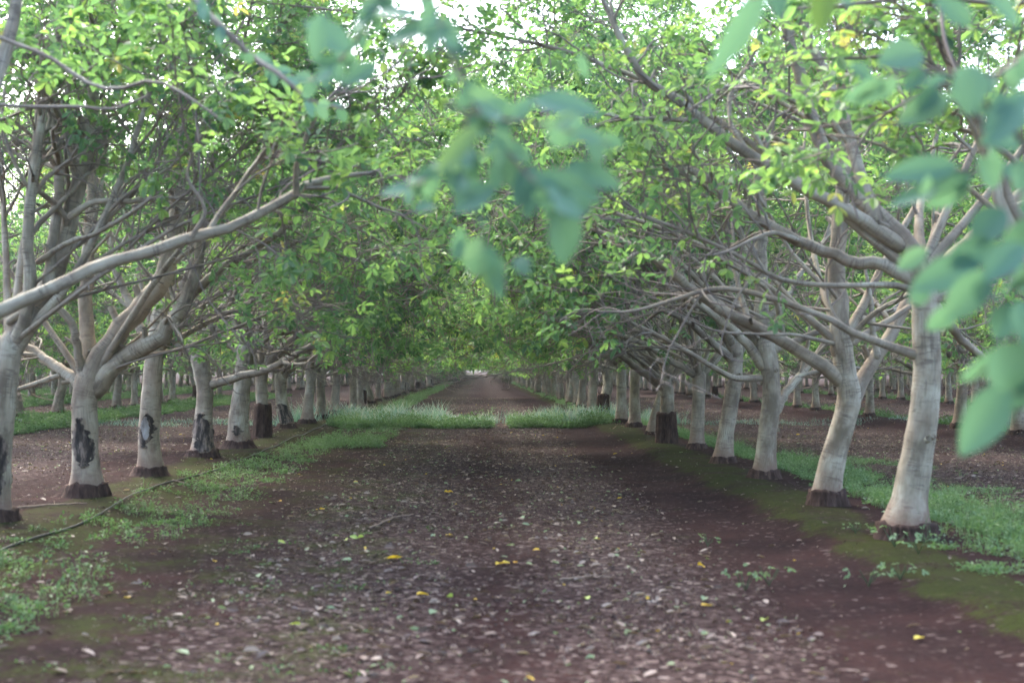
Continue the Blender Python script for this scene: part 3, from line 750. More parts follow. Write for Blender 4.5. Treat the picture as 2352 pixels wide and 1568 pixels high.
# right: bough hanging over the drive and foliage along the right edge
twA = [(960, -160, 3.0, .006), (1010, 60, 3.0, .005), (1080, 220, 2.95, .0045), (1150, 330, 2.9, .004), (1230, 420, 2.85, .003), (1300, 480, 2.8, .002)]
twB = [(1080, 220, 2.95, .004), (1060, 400, 3.0, .003), (1100, 520, 3.0, .0025), (1120, 600, 3.0, .002)]
twC = [(1150, 330, 2.9, .003), (1000, 400, 3.2, .003), (930, 440, 3.4, .002)]
twD = [(960, -160, 3.0, .006), (840, 60, 3.6, .005), (760, 160, 3.9, .004), (700, 190, 4.1, .003)]
lvA = [(1290, 470, 1300, 612, 84, 2.75, .30), (1120, 560, 1150, 690, 44, 3.0, .25), (1120, 560, 1118, 672, 34, 3.05, .9), (1070, 560, 1040, 590, 36, 3.1, .3),
       (1060, 520, 1045, 600, 36, 3.1, .35), (1100, 560, 1085, 640, 60, 2.95, .4), (1190, 590, 1210, 630, 40, 3.1, .2), (1100, 290, 1000, 395, 46, 2.8, .85),
       (1230, 400, 1385, 455, 62, 2.8, .35), (1300, 380, 1425, 425, 60, 2.85, .3), (1230, 380, 1180, 470, 52, 2.9, .35), (1280, 330, 1340, 270, 60, 2.9, .4),
       (1220, 230, 1380, 250, 70, 2.85, .4), (1190, 270, 1080, 230, 56, 3.0, .35), (1140, 430, 1040, 480, 60, 2.9, .35), (1160, 360, 1130, 440, 56, 3.0, .4),
       (1330, 120, 1350, 185, 26, 3.6, .3), (1000, 470, 950, 480, 36, 3.2, .4), (1260, 440, 1270, 520, 40, 2.9, .35),
       (1000, 60, 880, 90, 60, 3.2, .4), (960, 40, 860, 20, 50, 3.2, .5), (800, 120, 700, 40, 70, 3.4, .4), (740, 30, 720, 140, 50, 3.3, .4), (870, 150, 780, 190, 50, 3.4, .3)]
twO = [(1020, 240, 2.95, .004), (1130, 270, 2.9, .004), (1260, 290, 2.85, .003), (1400, 330, 2.8, .002)]
twE = [(2560, -80, 3.3, .010), (2440, 40, 3.3, .009), (2340, 140, 3.3, .008), (2250, 180, 3.2, .006), (2120, 160, 3.2, .004), (1990, 190, 3.1, .002)]
twF = [(2560, 120, 3.0, .012), (2420, 360, 3.0, .010), (2330, 300, 3.0, .008), (2260, 230, 3.0, .006)]
twG = [(2600, 560, 3.1, .008), (2440, 470, 3.1, .006), (2300, 410, 3.1, .005), (2180, 390, 3.1, .003), (2060, 430, 3.1, .002)]
twH = [(2600, 700, 2.9, .008), (2420, 620, 2.9, .007), (2280, 640, 2.9, .005), (2140, 690, 2.9, .003)]
twI = [(2600, 780, 2.8, .009), (2430, 780, 2.8, .007), (2330, 800, 2.8, .005), (2250, 860, 2.8, .003), (2240, 900, 2.8, .002)]
twJ = [(2200, -200, 2.9, .006), (2060, -60, 2.9, .005), (1950, -30, 2.9, .004), (1800, -40, 2.9, .003), (1720, 0, 2.8, .002)]
lvR = [(2315, 880, 2210, 1045, 96, 2.8, .35), (2290, 790, 2352, 900, 120, 2.7, .35), (2300, 800, 2210, 880, 60, 2.8, .4), (2400, 840, 2330, 950, 80, 2.7, .4),
       (2230, 150, 2225, 262, 82, 3.0, .45), (2120, 120, 2020, 140, 84, 3.1, .5), (2040, 190, 1940, 230, 58, 3.1, .4), (2180, 220, 2060, 280, 70, 3.1, .6), (2150, 200, 2110, 260, 50, 3.1, .1),
       (1760, -40, 1640, 180, 70, 2.9, .40), (1785, -60, 1790, 45, 52, 2.8, .3), (1900, -40, 1880, 75, 58, 3.3, .95), (1900, -60, 1960, 10, 50, 3.0, .4),
       (2270, 330, 2360, 200, 80, 2.9, .4), (2340, 60, 2270, -20, 70, 3.0, .4), (2230, 60, 2150, -10, 60, 3.0, .4), (2330, 180, 2400, 120, 70, 2.9, .3),
       (2200, 380, 2030, 400, 66, 3.1, .4), (2240, 400, 2040, 460, 60, 3.1, .38), (2230, 410, 2130, 480, 60, 3.1, .4), (2290, 430, 2250, 360, 60, 3.0, .4), (2330, 440, 2360, 360, 60, 3.0, .4),
       (2310, 480, 2230, 560, 80, 2.9, .2), (2380, 500, 2300, 600, 80, 2.9, .3), (2290, 560, 2170, 600, 70, 2.9, .3), (2250, 600, 2090, 660, 80, 2.9, .35), (2270, 620, 2170, 740, 80, 2.8, .4), (2350, 600, 2290, 700, 80, 2.8, .4),
       (2350, 560, 2260, 640, 70, 2.8, .35), (2120, 700, 2100, 650, 50, 3.0, .3), (2330, 700, 2280, 780, 70, 2.8, .4), (2350, 690, 2360, 790, 80, 2.7, .35), (2200, 700, 2130, 760, 56, 3.0, .35), (2130, 570, 2060, 620, 44, 3.4, .5)]
for tw, n, s_ in ((twE, 12, 84), (twF, 9, 84), (twG, 11, 84), (twH, 10, 82), (twI, 3, 84)):
    lvR += spray_leaves(tw, rs, n, s_, val=.4)
for tw, n, s_ in ((twA, 40, 74), (twB, 14, 66), (twC, 24, 68), (twD, 36, 72), (twO, 14, 72)):
    lvA += spray_leaves(tw, rs, n, s_, val=.4)
C1 = (3.62, 5.0)
near_tree('walnut tree just outside the right edge whose large blurred leaves hang into the picture', GR, C1,
          [([(3.6, 5.0, 1.5), (2.8, 4.4, 2.2), (1.8, 3.7, 2.6), (.8, 3.2, 2.75), tuple(P(960, -160, 3.0))], [.05, .04, .028, .016, .007]),
           ([(3.6, 5.0, 1.4), (3.0, 4.3, 1.9), (2.2, 3.6, 2.2), tuple(P(2560, -80, 3.3)), tuple(P(2200, -200, 2.9))], [.05, .035, .022, .013, .007]),
           ([(3.6, 5.0, 1.3), (2.8, 4.2, 1.7), tuple(P(2700, 640, 3.1)), tuple(P(2600, 560, 3.1))], [.04, .03, .018, .009]),
           ([(3.6, 5.0, 1.2), (2.7, 4.1, 1.55), tuple(P(2680, 760, 2.85)), tuple(P(2600, 740, 2.85))], [.035, .025, .015, .009])],
          [(twA, lvA), (twB, []), (twC, []), (twD, []), (twO, []), (twE, lvR), (twF, []), (twG, []), (twH, []), (twI, []), (twJ, [])], 41, extra=3, azs=[.2, -.9, 1.0])
# the next one along, out of frame at the right: boughs in the upper right corner
twK = [(2700, -60, 7.9, .02), (2500, -20, 7.8, .018), (2300, 10, 7.6, .016), (2160, -10, 7.5, .014), (1960, 10, 7.3, .010), (1830, 20, 7.2, .006)]
twK2 = [(2160, -10, 7.5, .012), (2170, 90, 7.4, .010), (2200, 170, 7.3, .008), (2240, 260, 7.2, .006)]
near_tree('walnut tree past the right edge with dark boughs crossing the top right corner', GR, (3.62, 8.4),
          [([(3.6, 8.4, 1.5), (3.5, 8.3, 2.4), tuple(P(2700, -60, 7.9))], [.06, .045, .03])], [(twK, []), (twK2, [])], 42, extra=4, azs=[.5, 1.3, 2.2, 2.7], leafy=.7, lowcut=1.9)
# left: out of frame, a pale limb crosses behind the edge and a blurred dark bough hangs from the top
twL = [(380, -120, 6.2, .016), (448, 0, 6.1, .015), (523, 75, 6.0, .014), (583, 134, 6.0, .012), (650, 176, 5.9, .010), (700, 226, 5.9, .008), (790, 250, 5.8, .005)]
twM = [(-60, 60, 8.6, .018), (20, 95, 8.6, .016), (110, 130, 8.5, .014), (200, 190, 8.4, .013), (270, 205, 8.3, .012), (350, 185, 8.2, .010), (420, 215, 8.1, .009), (500, 270, 8.0, .006)]
twN = [(-60, 235, 8.9, .014), (60, 245, 8.9, .012), (180, 245, 8.8, .011), (260, 250, 8.8, .009), (340, 220, 8.7, .006)]
near_tree('walnut tree outside the left edge sending one long pale limb inward', GL, (-4.45, 9.9),
          [([(-4.45, 9.9, 1.45), tuple(P(-120, 770, 10.0)), tuple(P(0, 716, 10.0)), tuple(P(130, 655, 10.1)), tuple(P(260, 600, 10.2)), tuple(P(400, 560, 10.3)), tuple(P(530, 520, 10.4)), tuple(P(640, 468, 10.5)),
             tuple(P(710, 422, 10.6)), tuple(P(790, 405, 10.6)), tuple(P(840, 398, 10.7)), tuple(P(890, 385, 10.8))], [.062, .054, .050, .047, .044, .041, .038, .034, .028, .021, .013, .005]),
           ([tuple(P(680, 445, 10.5)), tuple(P(683, 380, 10.4)), tuple(P(705, 310, 10.3)), tuple(P(745, 240, 10.2)), tuple(P(800, 180, 10.2))], [.026, .020, .018, .014, .006]),
           ([tuple(P(440, 545, 10.3)), tuple(P(470, 480, 10.3)), tuple(P(430, 400, 10.3)), tuple(P(470, 300, 10.2))], [.018, .014, .010, .005]),
           ([(-4.45, 9.9, 1.5), tuple(P(-80, 500, 9.5)), tuple(P(-30, 250, 9.2)), tuple(P(30, 40, 9.2)), tuple(P(60, -150, 9.2))], [.06, .05, .045, .04, .02])],
          [(twM, []), (twN, [])], 43, extra=4, azs=[2.4, 3.6, 1.5, 1.9], leafy=.7, lowcut=1.8, bough=.55)
near_tree('walnut tree out of view at left whose blurred dark bough hangs from the top', GL, (-4.45, 6.4),
          [([(-4.45, 6.4, 1.5), (-3.6, 6.3, 2.7), (-2.4, 6.2, 3.3), tuple(P(380, -120, 6.2))], [.05, .04, .03, .018])],
          [(twL, spray_leaves(twL, rs, 26, 85, val=.4))], 44, extra=2, azs=[2.4, 3.6], leafy=.6, lowcut=1.8)
print('near', time.time() - T0)

# ------------------------------------------------------------------ the rest of the rows, copied from the variants
rp = np.random.default_rng(99)
def bases(first_px, side):
    return [G(x, y, .1)[:2] for x, y in first_px]
mid_left = [(705, 972), (738, 962), (768, 949)]
mid_right = [(1457, 980), (1428, 971)]
LM = ['walnut tree with a lumpy base third before the tall grass, left row', 'straight walnut tree leaning right, second before the tall grass, left row', 'brown forked walnut tree nearest the tall grass, left row']
RM = ['pale walnut tree with a mossy foot just before the grass, right row', 'slim pale walnut tree whose foot touches the grass, right row']
yL = yR = 0
for (x, y), lb in zip(mid_left, LM):
    b = G(x, y, .1); yL = b[1]; plant(rp.integers(5), (b[0], b[1], hgt(b[0], b[1])), rp.choice([0, np.pi]) + rp.normal() * .2, (1, 1, 1), lb, GL)
for (x, y), lb in zip(mid_right, RM):
    b = G(x, y, .1); yR = b[1]; plant(rp.integers(5), (b[0], b[1], hgt(b[0], b[1])), rp.choice([0, np.pi]) + rp.normal() * .2, (1, 1, 1), lb, GR)
count = 0
def row(X, y0, y1, step, label, group, tall=.06):
    global count
    y = y0
    while y < y1:
        x = X + rp.normal() * .10; s = rp.uniform(.92, 1.08)
        plant(int(rp.integers(5)), (x, y, float(hgt(x, y))), rp.choice([0, np.pi]) + rp.normal() * .25, (s * rp.choice([-1, 1]), s, s * rp.uniform(.95, 1.08)), label, group, rp.uniform() < tall)
        y += step * rp.uniform(.85, 1.15); count += 1
row(-4.45, yL + 3.3, 150, 3.35, 'pale walnut tree beyond the grass strip in the row left of the drive', 'far walnut trees of the left row', .15)
row(3.62, yR + 3.3, 150, 3.35, 'pale walnut tree beyond the grass strip in the row right of the drive', 'far walnut trees of the right row', .1)
row(-12.9, 30, 125, 3.45, 'walnut tree in the second row on the left', 'walnut trees of the second left row')
row(11.4, 23, 125, 3.45, 'walnut tree in the second row on the right', 'walnut trees of the second right row')
row(-20.9, 50, 125, 3.5, 'walnut tree in the third row on the left', 'walnut trees of the third left row')
row(19.2, 45, 120, 3.5, 'walnut tree in the third row on the right', 'walnut trees of the third right row')
row(-28.9, 70, 130, 3.6, 'walnut tree in the fourth row on the left', 'walnut trees of the fourth left row')
row(27.0, 62, 125, 3.6, 'walnut tree in the fourth row on the right', 'walnut trees of the fourth right row')
for X_, nm, gp in ((-4.45, 'left', GL), (3.62, 'right', GR)):  # unseen trees continuing both rows, added to shade the foreground
    for q, y in enumerate((-4.6, -8.2, -11.6, -15.2)):
        plant(int(rp.integers(5)), (X_, y, .1), rp.choice([0, np.pi]) + rp.normal() * .2, (1, 1, 1), 'unseen walnut tree added behind the photographer in the %s row for shade' % nm, 'unseen walnut trees added behind the photographer on the ' + nm)
print('row trees', count, time.time() - T0)

# beyond: one mass of distant orchard
def distant_orchard():
    g = Geo(); r = np.random.default_rng(3)
    tmpl = []
    for s in range(3):
        q = Geo(); rr = np.random.default_rng(200 + s)
        tubes(q, np.array([[[0, 0, -.1], [.03, 0, .8], [0, .02, 1.6]]]), np.array([[.17, .125, .11]]), 6, m=0)
        lb = generic_limbs(rr, np.zeros(3), 1.45, 9, 5.4, .06, elev=(.3, 1.3))
        Pp, Rr = limb_arrays(lb, 7); tubes(q, Pp, Rr, 4)
        n = 3200
        k = rr.integers(len(Pp), size=n); tt = rr.uniform(.25, 1.05, n)
        c = Pp[k, np.clip((tt * 6).astype(int), 0, 6)] + rr.normal(size=(n, 3)) * np.array([.6, .55, .5])
        c[:, 2] = np.maximum(c[:, 2], 1.55 + rr.uniform(0, .6, n))
        d = norm(rr.normal(size=(n, 3)) * np.array([1, 1, .6])); nn = norm(np.array([0, 0, 1.]) + rr.normal(size=(n, 3)) * .6)
        ln = rr.uniform(.22, .38, n); leaflets(q, c, d, nn, ln, ln * .6, np.clip(rr.normal(.45, .16, n), 0, 1), rr, m=1)
        tmpl.append(q.merge())
    spots = []
    for X in (-4.45, 3.62): spots += [(X, y) for y in np.arange(152, 400, 3.6)]
    for X in (-12.9, 11.4): spots += [(X, y) for y in np.arange(128, 210, 4)]
    for X, y0 in ((-36.9, 92), (34.8, 84), (-44.9, 112), (42.6, 105), (-53, 135), (50.4, 125), (-61, 150), (58.2, 145), (-69, 170), (66, 165)):
        spots += [(X, y) for y in np.arange(y0, y0 + 60, 4)]
    for X, y0 in ((-20.9, 128), (19.2, 123), (-28.9, 133), (27, 128)): spots += [(X, y) for y in np.arange(y0, y0 + 60, 4)]
    for x, y in spots:
        V, F, A, M = tmpl[r.integers(3)]
        a = r.uniform(-.3, .3) + r.choice([0, np.pi]); s = r.uniform(.92, 1.08)
        Rm = np.array([[math.cos(a), -math.sin(a), 0], [math.sin(a), math.cos(a), 0], [0, 0, 1]]) * s
        VV = V @ Rm.T + np.array([x + r.normal() * .1, y + r.normal() * .2, 0])
        g.V.append(VV); g.F.append(F + g.n); g.A.append(A); g.M.append(M); g.n += len(V)
    o = g.build('distant_orchard', [BARK, LEAF], smooth=False)
    print('distant trees', len(spots), g.n)
    return tag(o, 'distant walnut trees closing the view beyond the rows', 'orchard', None, 'stuff')
distant_orchard()
print('distant', time.time() - T0)

# ------------------------------------------------------------------ leaf litter, grass and weeds
def vnoise(x, y, s, seed=0):
    r = np.random.default_rng(seed); t = r.uniform(size=(256, 256))
    x = np.asarray(x) / s + 1000; y = np.asarray(y) / s + 1000
    i, j = np.floor(x).astype(int), np.floor(y).astype(int); u, v = x - i, y - j; u = u * u * (3 - 2 * u); v = v * v * (3 - 2 * v)
    f = lambda a, b: t[a % 256, b % 256]
    return (f(i, j) * (1 - u) + f(i + 1, j) * u) * (1 - v) + (f(i, j + 1) * (1 - u) + f(i + 1, j + 1) * u) * v

def litter():
    r = np.random.default_rng(8); n = 460000
    y = 4.5 + (75 - 4.5) * r.uniform(size=n) ** 1.45
    x = r.uniform(-1, 1, n) * (3 + y * .36)
    d = .10 + .75 * np.exp(-((x + .9 - .5 * (vnoise(y * 0, y, 6, 1) - .5)) / .75) ** 2) + .8 * np.exp(-((x - 1.0) / .5) ** 2)
    d += .10 * np.exp(-((x + 2.6) / 1.0) ** 2) + .22 * (np.abs(x) < 2.0)
    for c in (-8.6, 7.6, -16.8, 15.3): d += .75 * np.exp(-((x - c) / 1.7) ** 2)
    d *= .35 + 1.3 * vnoise(x, y, .8, 2) * vnoise(x, y, .25, 3) * 2
    d *= np.where((x > 1.9) & (x < 4.4), .30, 1) * (.13 + .87 * np.clip((y - 6.5) / 9, 0, 1))
    keep = r.uniform(size=n) < d; x, y = x[keep], y[keep]; K = len(x)
    a = r.uniform(0, 2 * np.pi, K); tilt = r.normal(size=(K, 3)) * .28
    D = norm(np.stack([np.cos(a), np.sin(a), tilt[:, 0] * .6], -1)); N_ = norm(np.array([0, 0, 1.]) + tilt)
    big = r.uniform(size=K) < .10
    ln = np.where(big, r.uniform(.05, .10, K), np.clip(r.lognormal(-3.85, .4, K), .008, .05))
    v = r.uniform(size=K); val = np.where(v < .93, np.clip(np.where(big, r.normal(.62, .2, K), r.normal(.42, .2, K)), 0, .86), np.where(v < .992, r.uniform(.9, .96, K), 1.0))
    val = np.where((v > .985) & (ln < .03), .4, val)
    B = np.stack([x, y, hgt(x, y) + .004 + r.uniform(0, .012, K)], -1)
    g = Geo(); leaflets(g, B, D, N_, ln, ln * r.uniform(.4, .75, K), val, r, curl=.5)
    o = g.build('leaf_litter', LITTER, smooth=False); print('litter', K)
    tag(o, 'dry brown walnut leaf litter scattered over the dark soil', 'leaf litter', None, 'stuff')
litter()

def blades(g, x, y, h, r, wd=.006, bend=.45, val=.5, vs_=.2, nseg=4, head=0.0):
    K = len(x); z = hgt(x, y)
    a = r.uniform(0, 2 * np.pi, K); d = np.stack([np.cos(a), np.sin(a), np.zeros(K)], -1); w_ = np.stack([-np.sin(a + r.normal(size=K) * .8), np.cos(a), np.zeros(K)], -1); w_ = norm(w_)
    t = np.linspace(0, 1, nseg + 1)[None, :, None]
    b = (r.uniform(.2, 1, K) * bend)[:, None, None]; hh = h[:, None, None]
    C = np.stack([x, y, z - .01], -1)[:, None] + d[:, None] * b * hh * t ** 2 + np.array([0, 0, 1.]) * hh * (t - .25 * b * t ** 2)
    prof = np.array([.8, 1, .85, .55, .08])[None, :, None] * wd
    hd = (r.uniform(size=K) < head)
    ph = np.broadcast_to(prof, (K, 5, 1)).copy(); ph[hd] = (np.array([.35, .3, .3, 1.1, .6])[:, None] * wd)
    V = np.stack([C - w_[:, None] * ph / 2, C + w_[:, None] * ph / 2], 2)
    A = np.zeros((K, nseg + 1, 2, 4)); vv = np.clip(r.normal(val, vs_, K), 0, 1); A[..., 3] = vv[:, None, None]
    A[hd, 3:, :, 3] = 1
    i = np.arange(nseg); f = np.stack([i * 2, i * 2 + 1, i * 2 + 3, i * 2 + 2], -1)
    g.add(V, f[None] + (np.arange(K) * (nseg + 1) * 2)[:, None, None], A)

def tall_grass():
    r = np.random.default_rng(12); g = Geo(); n = 150000
    x = r.uniform(-22, 22, n); y = r.uniform(35, 46, n)
    edge = 36.3 + 2.2 * vnoise(x, y * 0, .9, 5) + np.where(x < -1, .2, .5)
    m = (y > edge) & (y < 43 - 2.5 * vnoise(x, y * 0, 1.3, 6))
    dens = .12 + 1.0 * (vnoise(x, y, .7, 7) > .35)
    dens *= np.where((x > .42) & (x < .70), .15, 1)                    # the bare track
    dens *= np.where((x > -1.2) & (x < .45), .6, 1); dens *= np.where(np.abs(x) > 5.5, .22, 1) * np.where((x > -5.5) & (x < -4.0), .5, 1)
    m &= r.uniform(size=n) < dens; x, y = x[m], y[m]
    hb = 1.02 * (.55 + .9 * vnoise(x, y, .35, 18)) * np.where(np.abs(x) > 5.5, .26, 1.0) * np.where(x < -1.0, .48, np.where(x < .5, .27, .40)) * (.55 + .8 * vnoise(x, y, .6, 8)) * r.uniform(.5, 1.15, len(x))
    blades(g, x, y, hb, r, wd=.011, bend=.9, val=.58, vs_=.2, head=.18)
    print('grass', len(x))
    tag(g.build('tall_grass', GRASS), 'tall silvery green grass growing across the drive', 'grass', None, 'stuff')
tall_grass()

def scatter_weeds(name, label, zones, seed, size=(.018, .04), hmax=.12, per=9, bladesper=3, val=.45, bh=1.0):
    """low leafy weeds: small leaflets and blades in tufts"""
    r = np.random.default_rng(seed); g = Geo()
    for (x0, x1, y0, y1, n, scale, thr, k) in zones:
        x = r.uniform(x0, x1, n); y = y0 + (y1 - y0) * r.uniform(size=n) ** 1.2
        ed = np.minimum((x - x0), (x1 - x)) / (x1 - x0)
        m = vnoise(x, y, scale, seed + 1) * .65 + vnoise(x, y, scale * .3, seed + 2) * .35 + np.minimum(ed, .2) * .9 > thr
        x, y = x[m], y[m]; K = len(x)
        if K == 0: continue
        hh = hmax * k * r.uniform(.3, 1, K) * (.25 + 1.5 * vnoise(x, y, .45, seed + 3) ** 1.6)
        xr, yr, hr = np.repeat(x, per), np.repeat(y, per), np.repeat(hh, per); M = len(xr)
        off = r.normal(size=(M, 2)) * .035
        f = r.uniform(.1, 1, M)
        B = np.stack([xr + off[:, 0], yr + off[:, 1], hgt(xr, yr) + hr * f], -1)
        D = norm(np.stack([off[:, 0], off[:, 1], np.abs(r.normal(size=M)) * .02], -1) + r.normal(size=(M, 3)) * .01)
        N_ = norm(np.array([0, 0, 1.]) + r.normal(size=(M, 3)) * .4)
        ln = r.uniform(size[0], size[1], M) * (.6 + .5 * k)
        leaflets(g, B, D, N_, ln, ln * .6, np.clip(np.repeat(r.normal(val, .15, K), per) + r.normal(size=M) * .08, 0, 1), r)
        xb, yb = np.repeat(x, bladesper) + r.normal(size=K * bladesper) * .03, np.repeat(y, bladesper) + r.normal(size=K * bladesper) * .03
        blades(g, xb, yb, np.repeat(hh, bladesper) * bh * r.uniform(.6, 1.6, K * bladesper), r, wd=.004, bend=.9, val=val, vs_=.15)
    o = g.build(name, WEED, smooth=False); print(name, g.n)
    return tag(o, label, 'weeds', None, 'stuff')
scatter_weeds('weeds', 'low green weeds along the black hose left of the drive',
              [(-4.0, -2.5, 7, 22, 1900, .30, .76, 1.1), (-3.8, -2.7, 20, 29, 800, .35, .72, 1.2), (-3.5, -1.9, 27, 35, 900, .6, .58, 1.6), (-2.6, 0, 5, 14, 700, .4, .80, .3), (-3.9, .3, 36.0, 39.5, 2400, .5, .50, 2.8), (.75, 3.7, 36.2, 39.5, 1500, .5, .50, 2.6),
               (-3.7, -2.8, 46, 150, 3500, .9, .58, 2.2)], 51)
scatter_weeds('ground_cover', 'bright green grass and weeds behind the right row of trunks',
              [(4.0, 5.5, 8.5, 24, 3000, .34, .70, 1.5), (4.1, 4.8, 22, 38, 1600, .6, .42, 1.3), (3.4, 4.1, 8, 12, 300, .4, .6, 1.0), (4.6, 6.8, 10, 24, 1600, .7, .68, .8), (3.1, 3.8, 48, 150, 1600, .9, .62, 1.6)], 61, val=.66, hmax=.13, bladesper=6, per=10, bh=1.25)
scatter_weeds('undergrowth', 'green strips of weeds under the outer rows',
              [(-12.6, -10.6, 30, 80, 9000, 1.4, .48, 1.8), (-20.5, -18.0, 45, 110, 9000, 1.6, .48, 2.4), (-28, -25, 60, 120, 6000, 1.6, .45, 3), 
               (11.6, 12.8, 26, 80, 3000, 1.4, .55, 1.8), (19.4, 21, 45, 100, 2500, 1.6, .55, 2.4)], 71, size=(.03, .06))

# ------------------------------------------------------------------ single things on the ground
def simple_mat(name, c, rough=.6, spec=.3, var=.3, sc=20):
    m, t, b, out = mat(name)
    tc = t.nodes.new('ShaderNodeTexCoord').outputs['Object']
    n = noise(t, tc, sc, 4, .6)
    t.links.new(ramp(t, n, [(.3, tuple(v * (1 - var) for v in c)), (.7, tuple(v * (1 + var) for v in c))]), b.inputs['Base Color'])
    b.inputs['Roughness'].default_value = rough; b.inputs['Specular IOR Level'].default_value = spec
    return m
HOSE = simple_mat('black_polythene', (.022, .022, .026), .45, .5)
STICK = simple_mat('dead_stick_bark', (.20, .15, .12), .9, .1)
hp = [(-60, 1310), (0, 1280), (100, 1240), (201, 1204), (270, 1168), (336, 1138), (415, 1110), (491, 1088), (545, 1066), (588, 1049), (640, 1026), (697, 1005), (730, 990), (765, 975)]
pts = []
for x, y in hp:
    p = G(x, y, .03); p[2] = float(hgt(p[0], p[1])) + .022; pts.append(p)
pts = catmull(pts, 160); pts[:, 0] += .012 * np.sin(pts[:, 1] * 1.7); pts[:, 2] = hgt(pts[:, 0], pts[:, 1]) + .012 + .02 * np.clip(np.sin(pts[:, 1] * .9), 0, 1)
g = Geo(); tubes(g, pts[None], np.full((1, 160), .0085), 10); tag(g.build('irrigation_hose', HOSE), 'black irrigation hose lying through the weeds left of the drive', 'hose')

def stick(pxs, r0, label, seed, group=None, raise_=0):
    r = np.random.default_rng(seed); pp = []
    for x, y in pxs:
        p = G(x, y, .02); p[2] = float(hgt(p[0], p[1])) + r0 + .006; pp.append(p)
    if raise_: pp[0][2] += raise_
    q = catmull(pp, 14); base = q[0].copy(); q = q - base
    q += r.normal(size=q.shape) * .004
    g = Geo(); rad = r0 * np.linspace(1, .55, 14)[None]; tubes(g, q[None], rad, 8, .12)
    tw, tr, _, _ = spawn(q[None], rad, 3, .3, .9, limb_len(.1, .25), (.5, 1), 4, .5, up=.02, r=r); tubes(g, tw, tr, 5)
    o = g.build('fallen_stick', STICK); o.location = base; tag(o, label, 'stick', group)
SG = 'fallen sticks'
stick([(10, 1192), (90, 1184), (200, 1174)], .014, 'long straight stick lying between the left trunks and the hose', 1, SG)
stick([(1285, 1330), (1350, 1326), (1412, 1329)], .011, 'pale straight stick lying in the middle foreground litter', 2, SG)
stick([(845, 1212), (900, 1192), (950, 1180)], .012, 'brown curled stick in the litter left of the middle of the drive', 3, SG)
stick([(1452, 950), (1425, 975), (1408, 992)], .012, 'thin dead branch leaning on the right edge of the drive before the grass', 4, SG, .35)
stick([(395, 1116), (430, 1117)], .012, 'short stick on bare soil beside the third left trunk', 6, SG)

lr = np.random.default_rng(77)
def fallen_leaf(px, py, L, val, label, group='yellow and green leaves fallen on the drive'):
    L *= .85
    p = G(px, py, .0); p[2] = float(hgt(p[0], p[1])) + .014
    g = Geo(); a = lr.uniform(0, 6.28)
    A_ = np.zeros(3); D = np.array([math.cos(a), math.sin(a) * .6, .18]); D /= np.linalg.norm(D)
    k = 3 if L > .09 else 1
    for q in range(k):
        an = a + (q - 1) * .9 * (k > 1)
        D = norm(np.array([math.cos(an), math.sin(an), lr.uniform(.05, .35)]))
        W = norm(np.cross(np.array([0, 0, 1.]) + lr.normal(size=3) * .3, D)); nn = np.cross(D, W)
        s = np.linspace(0, 1, 9); prof = np.sin(np.pi * s ** .85) ** .75; prof[0] = .04; prof[-1] = .03
        V = np.zeros((9, 5, 3)); A4 = np.zeros((9, 5, 4)); LL = L * (.8 if k > 1 else 1); curl = lr.uniform(-.1, .35)
        for j, u in enumerate((-1, -.5, 0, .5, 1)):
            V[:, j] = s[:, None] * D * LL + (u * prof * LL * .3)[:, None] * W + ((abs(u) ** 1.5 * prof * .16 * LL) - curl * LL * s ** 2)[:, None] * nn
            A4[:, j, 0] = s; A4[:, j, 1] = u; A4[:, j, 3] = val
        V[..., 2] -= min(0, V[..., 2].min()) 
        I = np.arange(8)[:, None] * 5 + np.arange(4)[None]; g.add(V, np.stack([I, I + 1, I + 6, I + 5], -1), A4)
    o = g.build('fallen_leaf', YELLOW); o.location = p; tag(o, label, 'leaf', group)
for x, y, L, v, lb in [
    (1030, 1130, .11, .65, 'bright yellow leaf alone in the middle of the drive'), (910, 1284, .12, .6, 'large yellow leaf left of the middle foreground'),
    (1150, 1296, .11, .55, 'yellow leaf with a small orange one beside it in the middle foreground'), (957, 1367, .10, .65, 'yellow leaf nearest the camera left of centre'),
    (1240, 1268, .07, .8, 'orange yellow leaf right of centre in the litter'), (1603, 1308, .09, .7, 'orange leaf lying alone in the right foreground'),
    (1418, 1146, .07, .6, 'small yellow leaf on bare soil right of the centre'), (1408, 1044, .09, .55, 'yellow leaf far up the drive near the right side'),
    (735, 1175, .09, .62, 'yellow leaf left of the drive near the weeds'), (655, 1250, .08, .3, 'lime leaf on dark soil left of the centre'),
    (820, 1240, .12, .05, 'large bright green leaf left of the centre'), (797, 1244, .08, .2, 'pale green leaf beside the large bright green one'),
    (490, 1293, .07, .7, 'small yellow leaf in the left foreground'), (1180, 1296, .06, .9, 'small orange leaf right of a yellow one in the middle foreground'),
    (1040, 1370, .08, .0, 'flat green leaf right of the nearest yellow leaf'), (1350, 1378, .09, .1, 'pale green leaf in the foreground right of centre'),
    (1760, 1434, .09, .1, 'pale green leaf in the right foreground'), (2120, 1480, .09, .5, 'pale yellow leaf in the far right foreground'),
    (1365, 1240, .07, .15, 'pale green leaf at the edge of the right litter heap'), (690, 1435, .08, .1, 'pale green leaf in the left foreground'),
    (1885, 1185, .08, .2, 'pale leaf pair between the two nearest right trunks'), (640, 1157, .06, .9, 'orange leaf at the edge of the weeds left of the drive')]:
    fallen_leaf(x, y, L, v, lb)

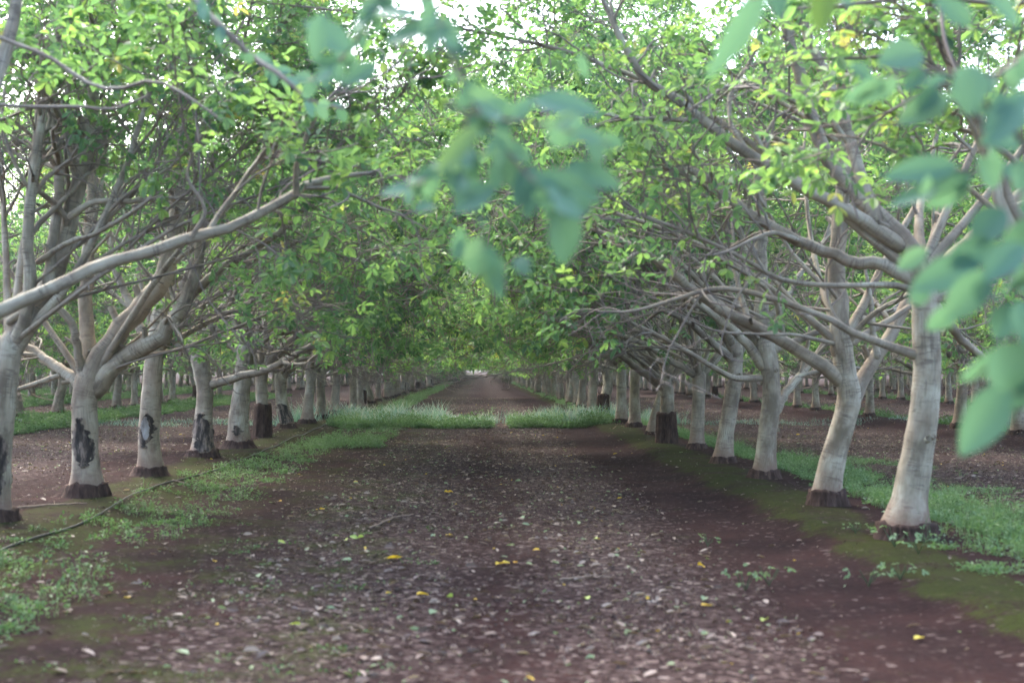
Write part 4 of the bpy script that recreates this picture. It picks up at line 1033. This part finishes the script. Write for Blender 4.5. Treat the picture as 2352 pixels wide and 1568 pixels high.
def seedling(px, py, s, label, seed):
    r = np.random.default_rng(seed); p = G(px, py, .0); p[2] = float(hgt(p[0], p[1]))
    g = Geo(); n = 7
    a = np.arange(n) / n * 6.28 + r.normal(size=n) * .3
    st = np.zeros((n, 4, 3)); 
    for q in range(4): f = q / 3; st[:, q] = np.stack([np.cos(a) * s * .5 * f ** 1.4, np.sin(a) * s * .5 * f ** 1.4, s * .9 * f * r.uniform(.5, 1, n)], -1)
    tubes(g, st, np.full((n, 4), .0022), 4)
    g2 = Geo(); B = st[:, -1]; compound(g2, B, norm(np.stack([np.cos(a), np.sin(a), np.full(n, .3)], -1)), r, size=s * .24, npairs=1, valf=np.clip(r.normal(.85, .08, n), 0, 1))
    e = empty('weed_seedling', p, label, 'seedling', 'small weed seedlings at the right')
    g.build('stem', WEED, e); g2.build('leaves', WEED, e, smooth=False)
for i, (x, y, s, lb) in enumerate([(1712, 1362, .13, 'leftmost of the pale green seedlings in the right foreground'), (1766, 1350, .15, 'taller grey green seedling just right of the leftmost one'),
    (1995, 1352, .14, 'grey green seedling on bare red soil in the right foreground'), (2068, 1350, .13, 'rightmost grey green seedling on bare red soil'),
    (2055, 1282, .17, 'spreading pale seedling at the foot of the largest right tree'), (2110, 1300, .16, 'seedling between the largest right tree and the green grass'),
    (1625, 1255, .10, 'small seedling beside the right litter heap'), (1965, 1250, .10, 'small seedling left of the largest right tree')]):
    seedling(x, y, s, lb, 300 + i)

# ------------------------------------------------------------------ air
def haze():
    g = Geo(); x0, x1, y0, y1, z0, z1 = -600, 600, -60, 900, -1.5, 16
    V = np.array([[x, y, z] for x in (x0, x1) for y in (y0, y1) for z in (z0, z1)], float)
    F = np.array([[0, 1, 3, 2], [4, 6, 7, 5], [0, 4, 5, 1], [2, 3, 7, 6], [0, 2, 6, 4], [1, 5, 7, 3]])
    g.add(V, F, np.zeros((8, 4)))
    m = bpy.data.materials.new('air'); m.use_nodes = True; t = m.node_tree; t.nodes.clear()
    o = t.nodes.new('ShaderNodeOutputMaterial'); v = t.nodes.new('ShaderNodeVolumePrincipled')
    v.inputs['Color'].default_value = (.85, .93, .95, 1); v.inputs['Density'].default_value = HAZE
    t.links.new(v.outputs[0], o.inputs['Volume'])
    tag(g.build('haze', m, smooth=False), 'thin pale air softening the far end of the drive', None, None, 'stuff')
HAZE = .0003
haze()
bpy.context.view_layer.update()
print('done', time.time() - T0)
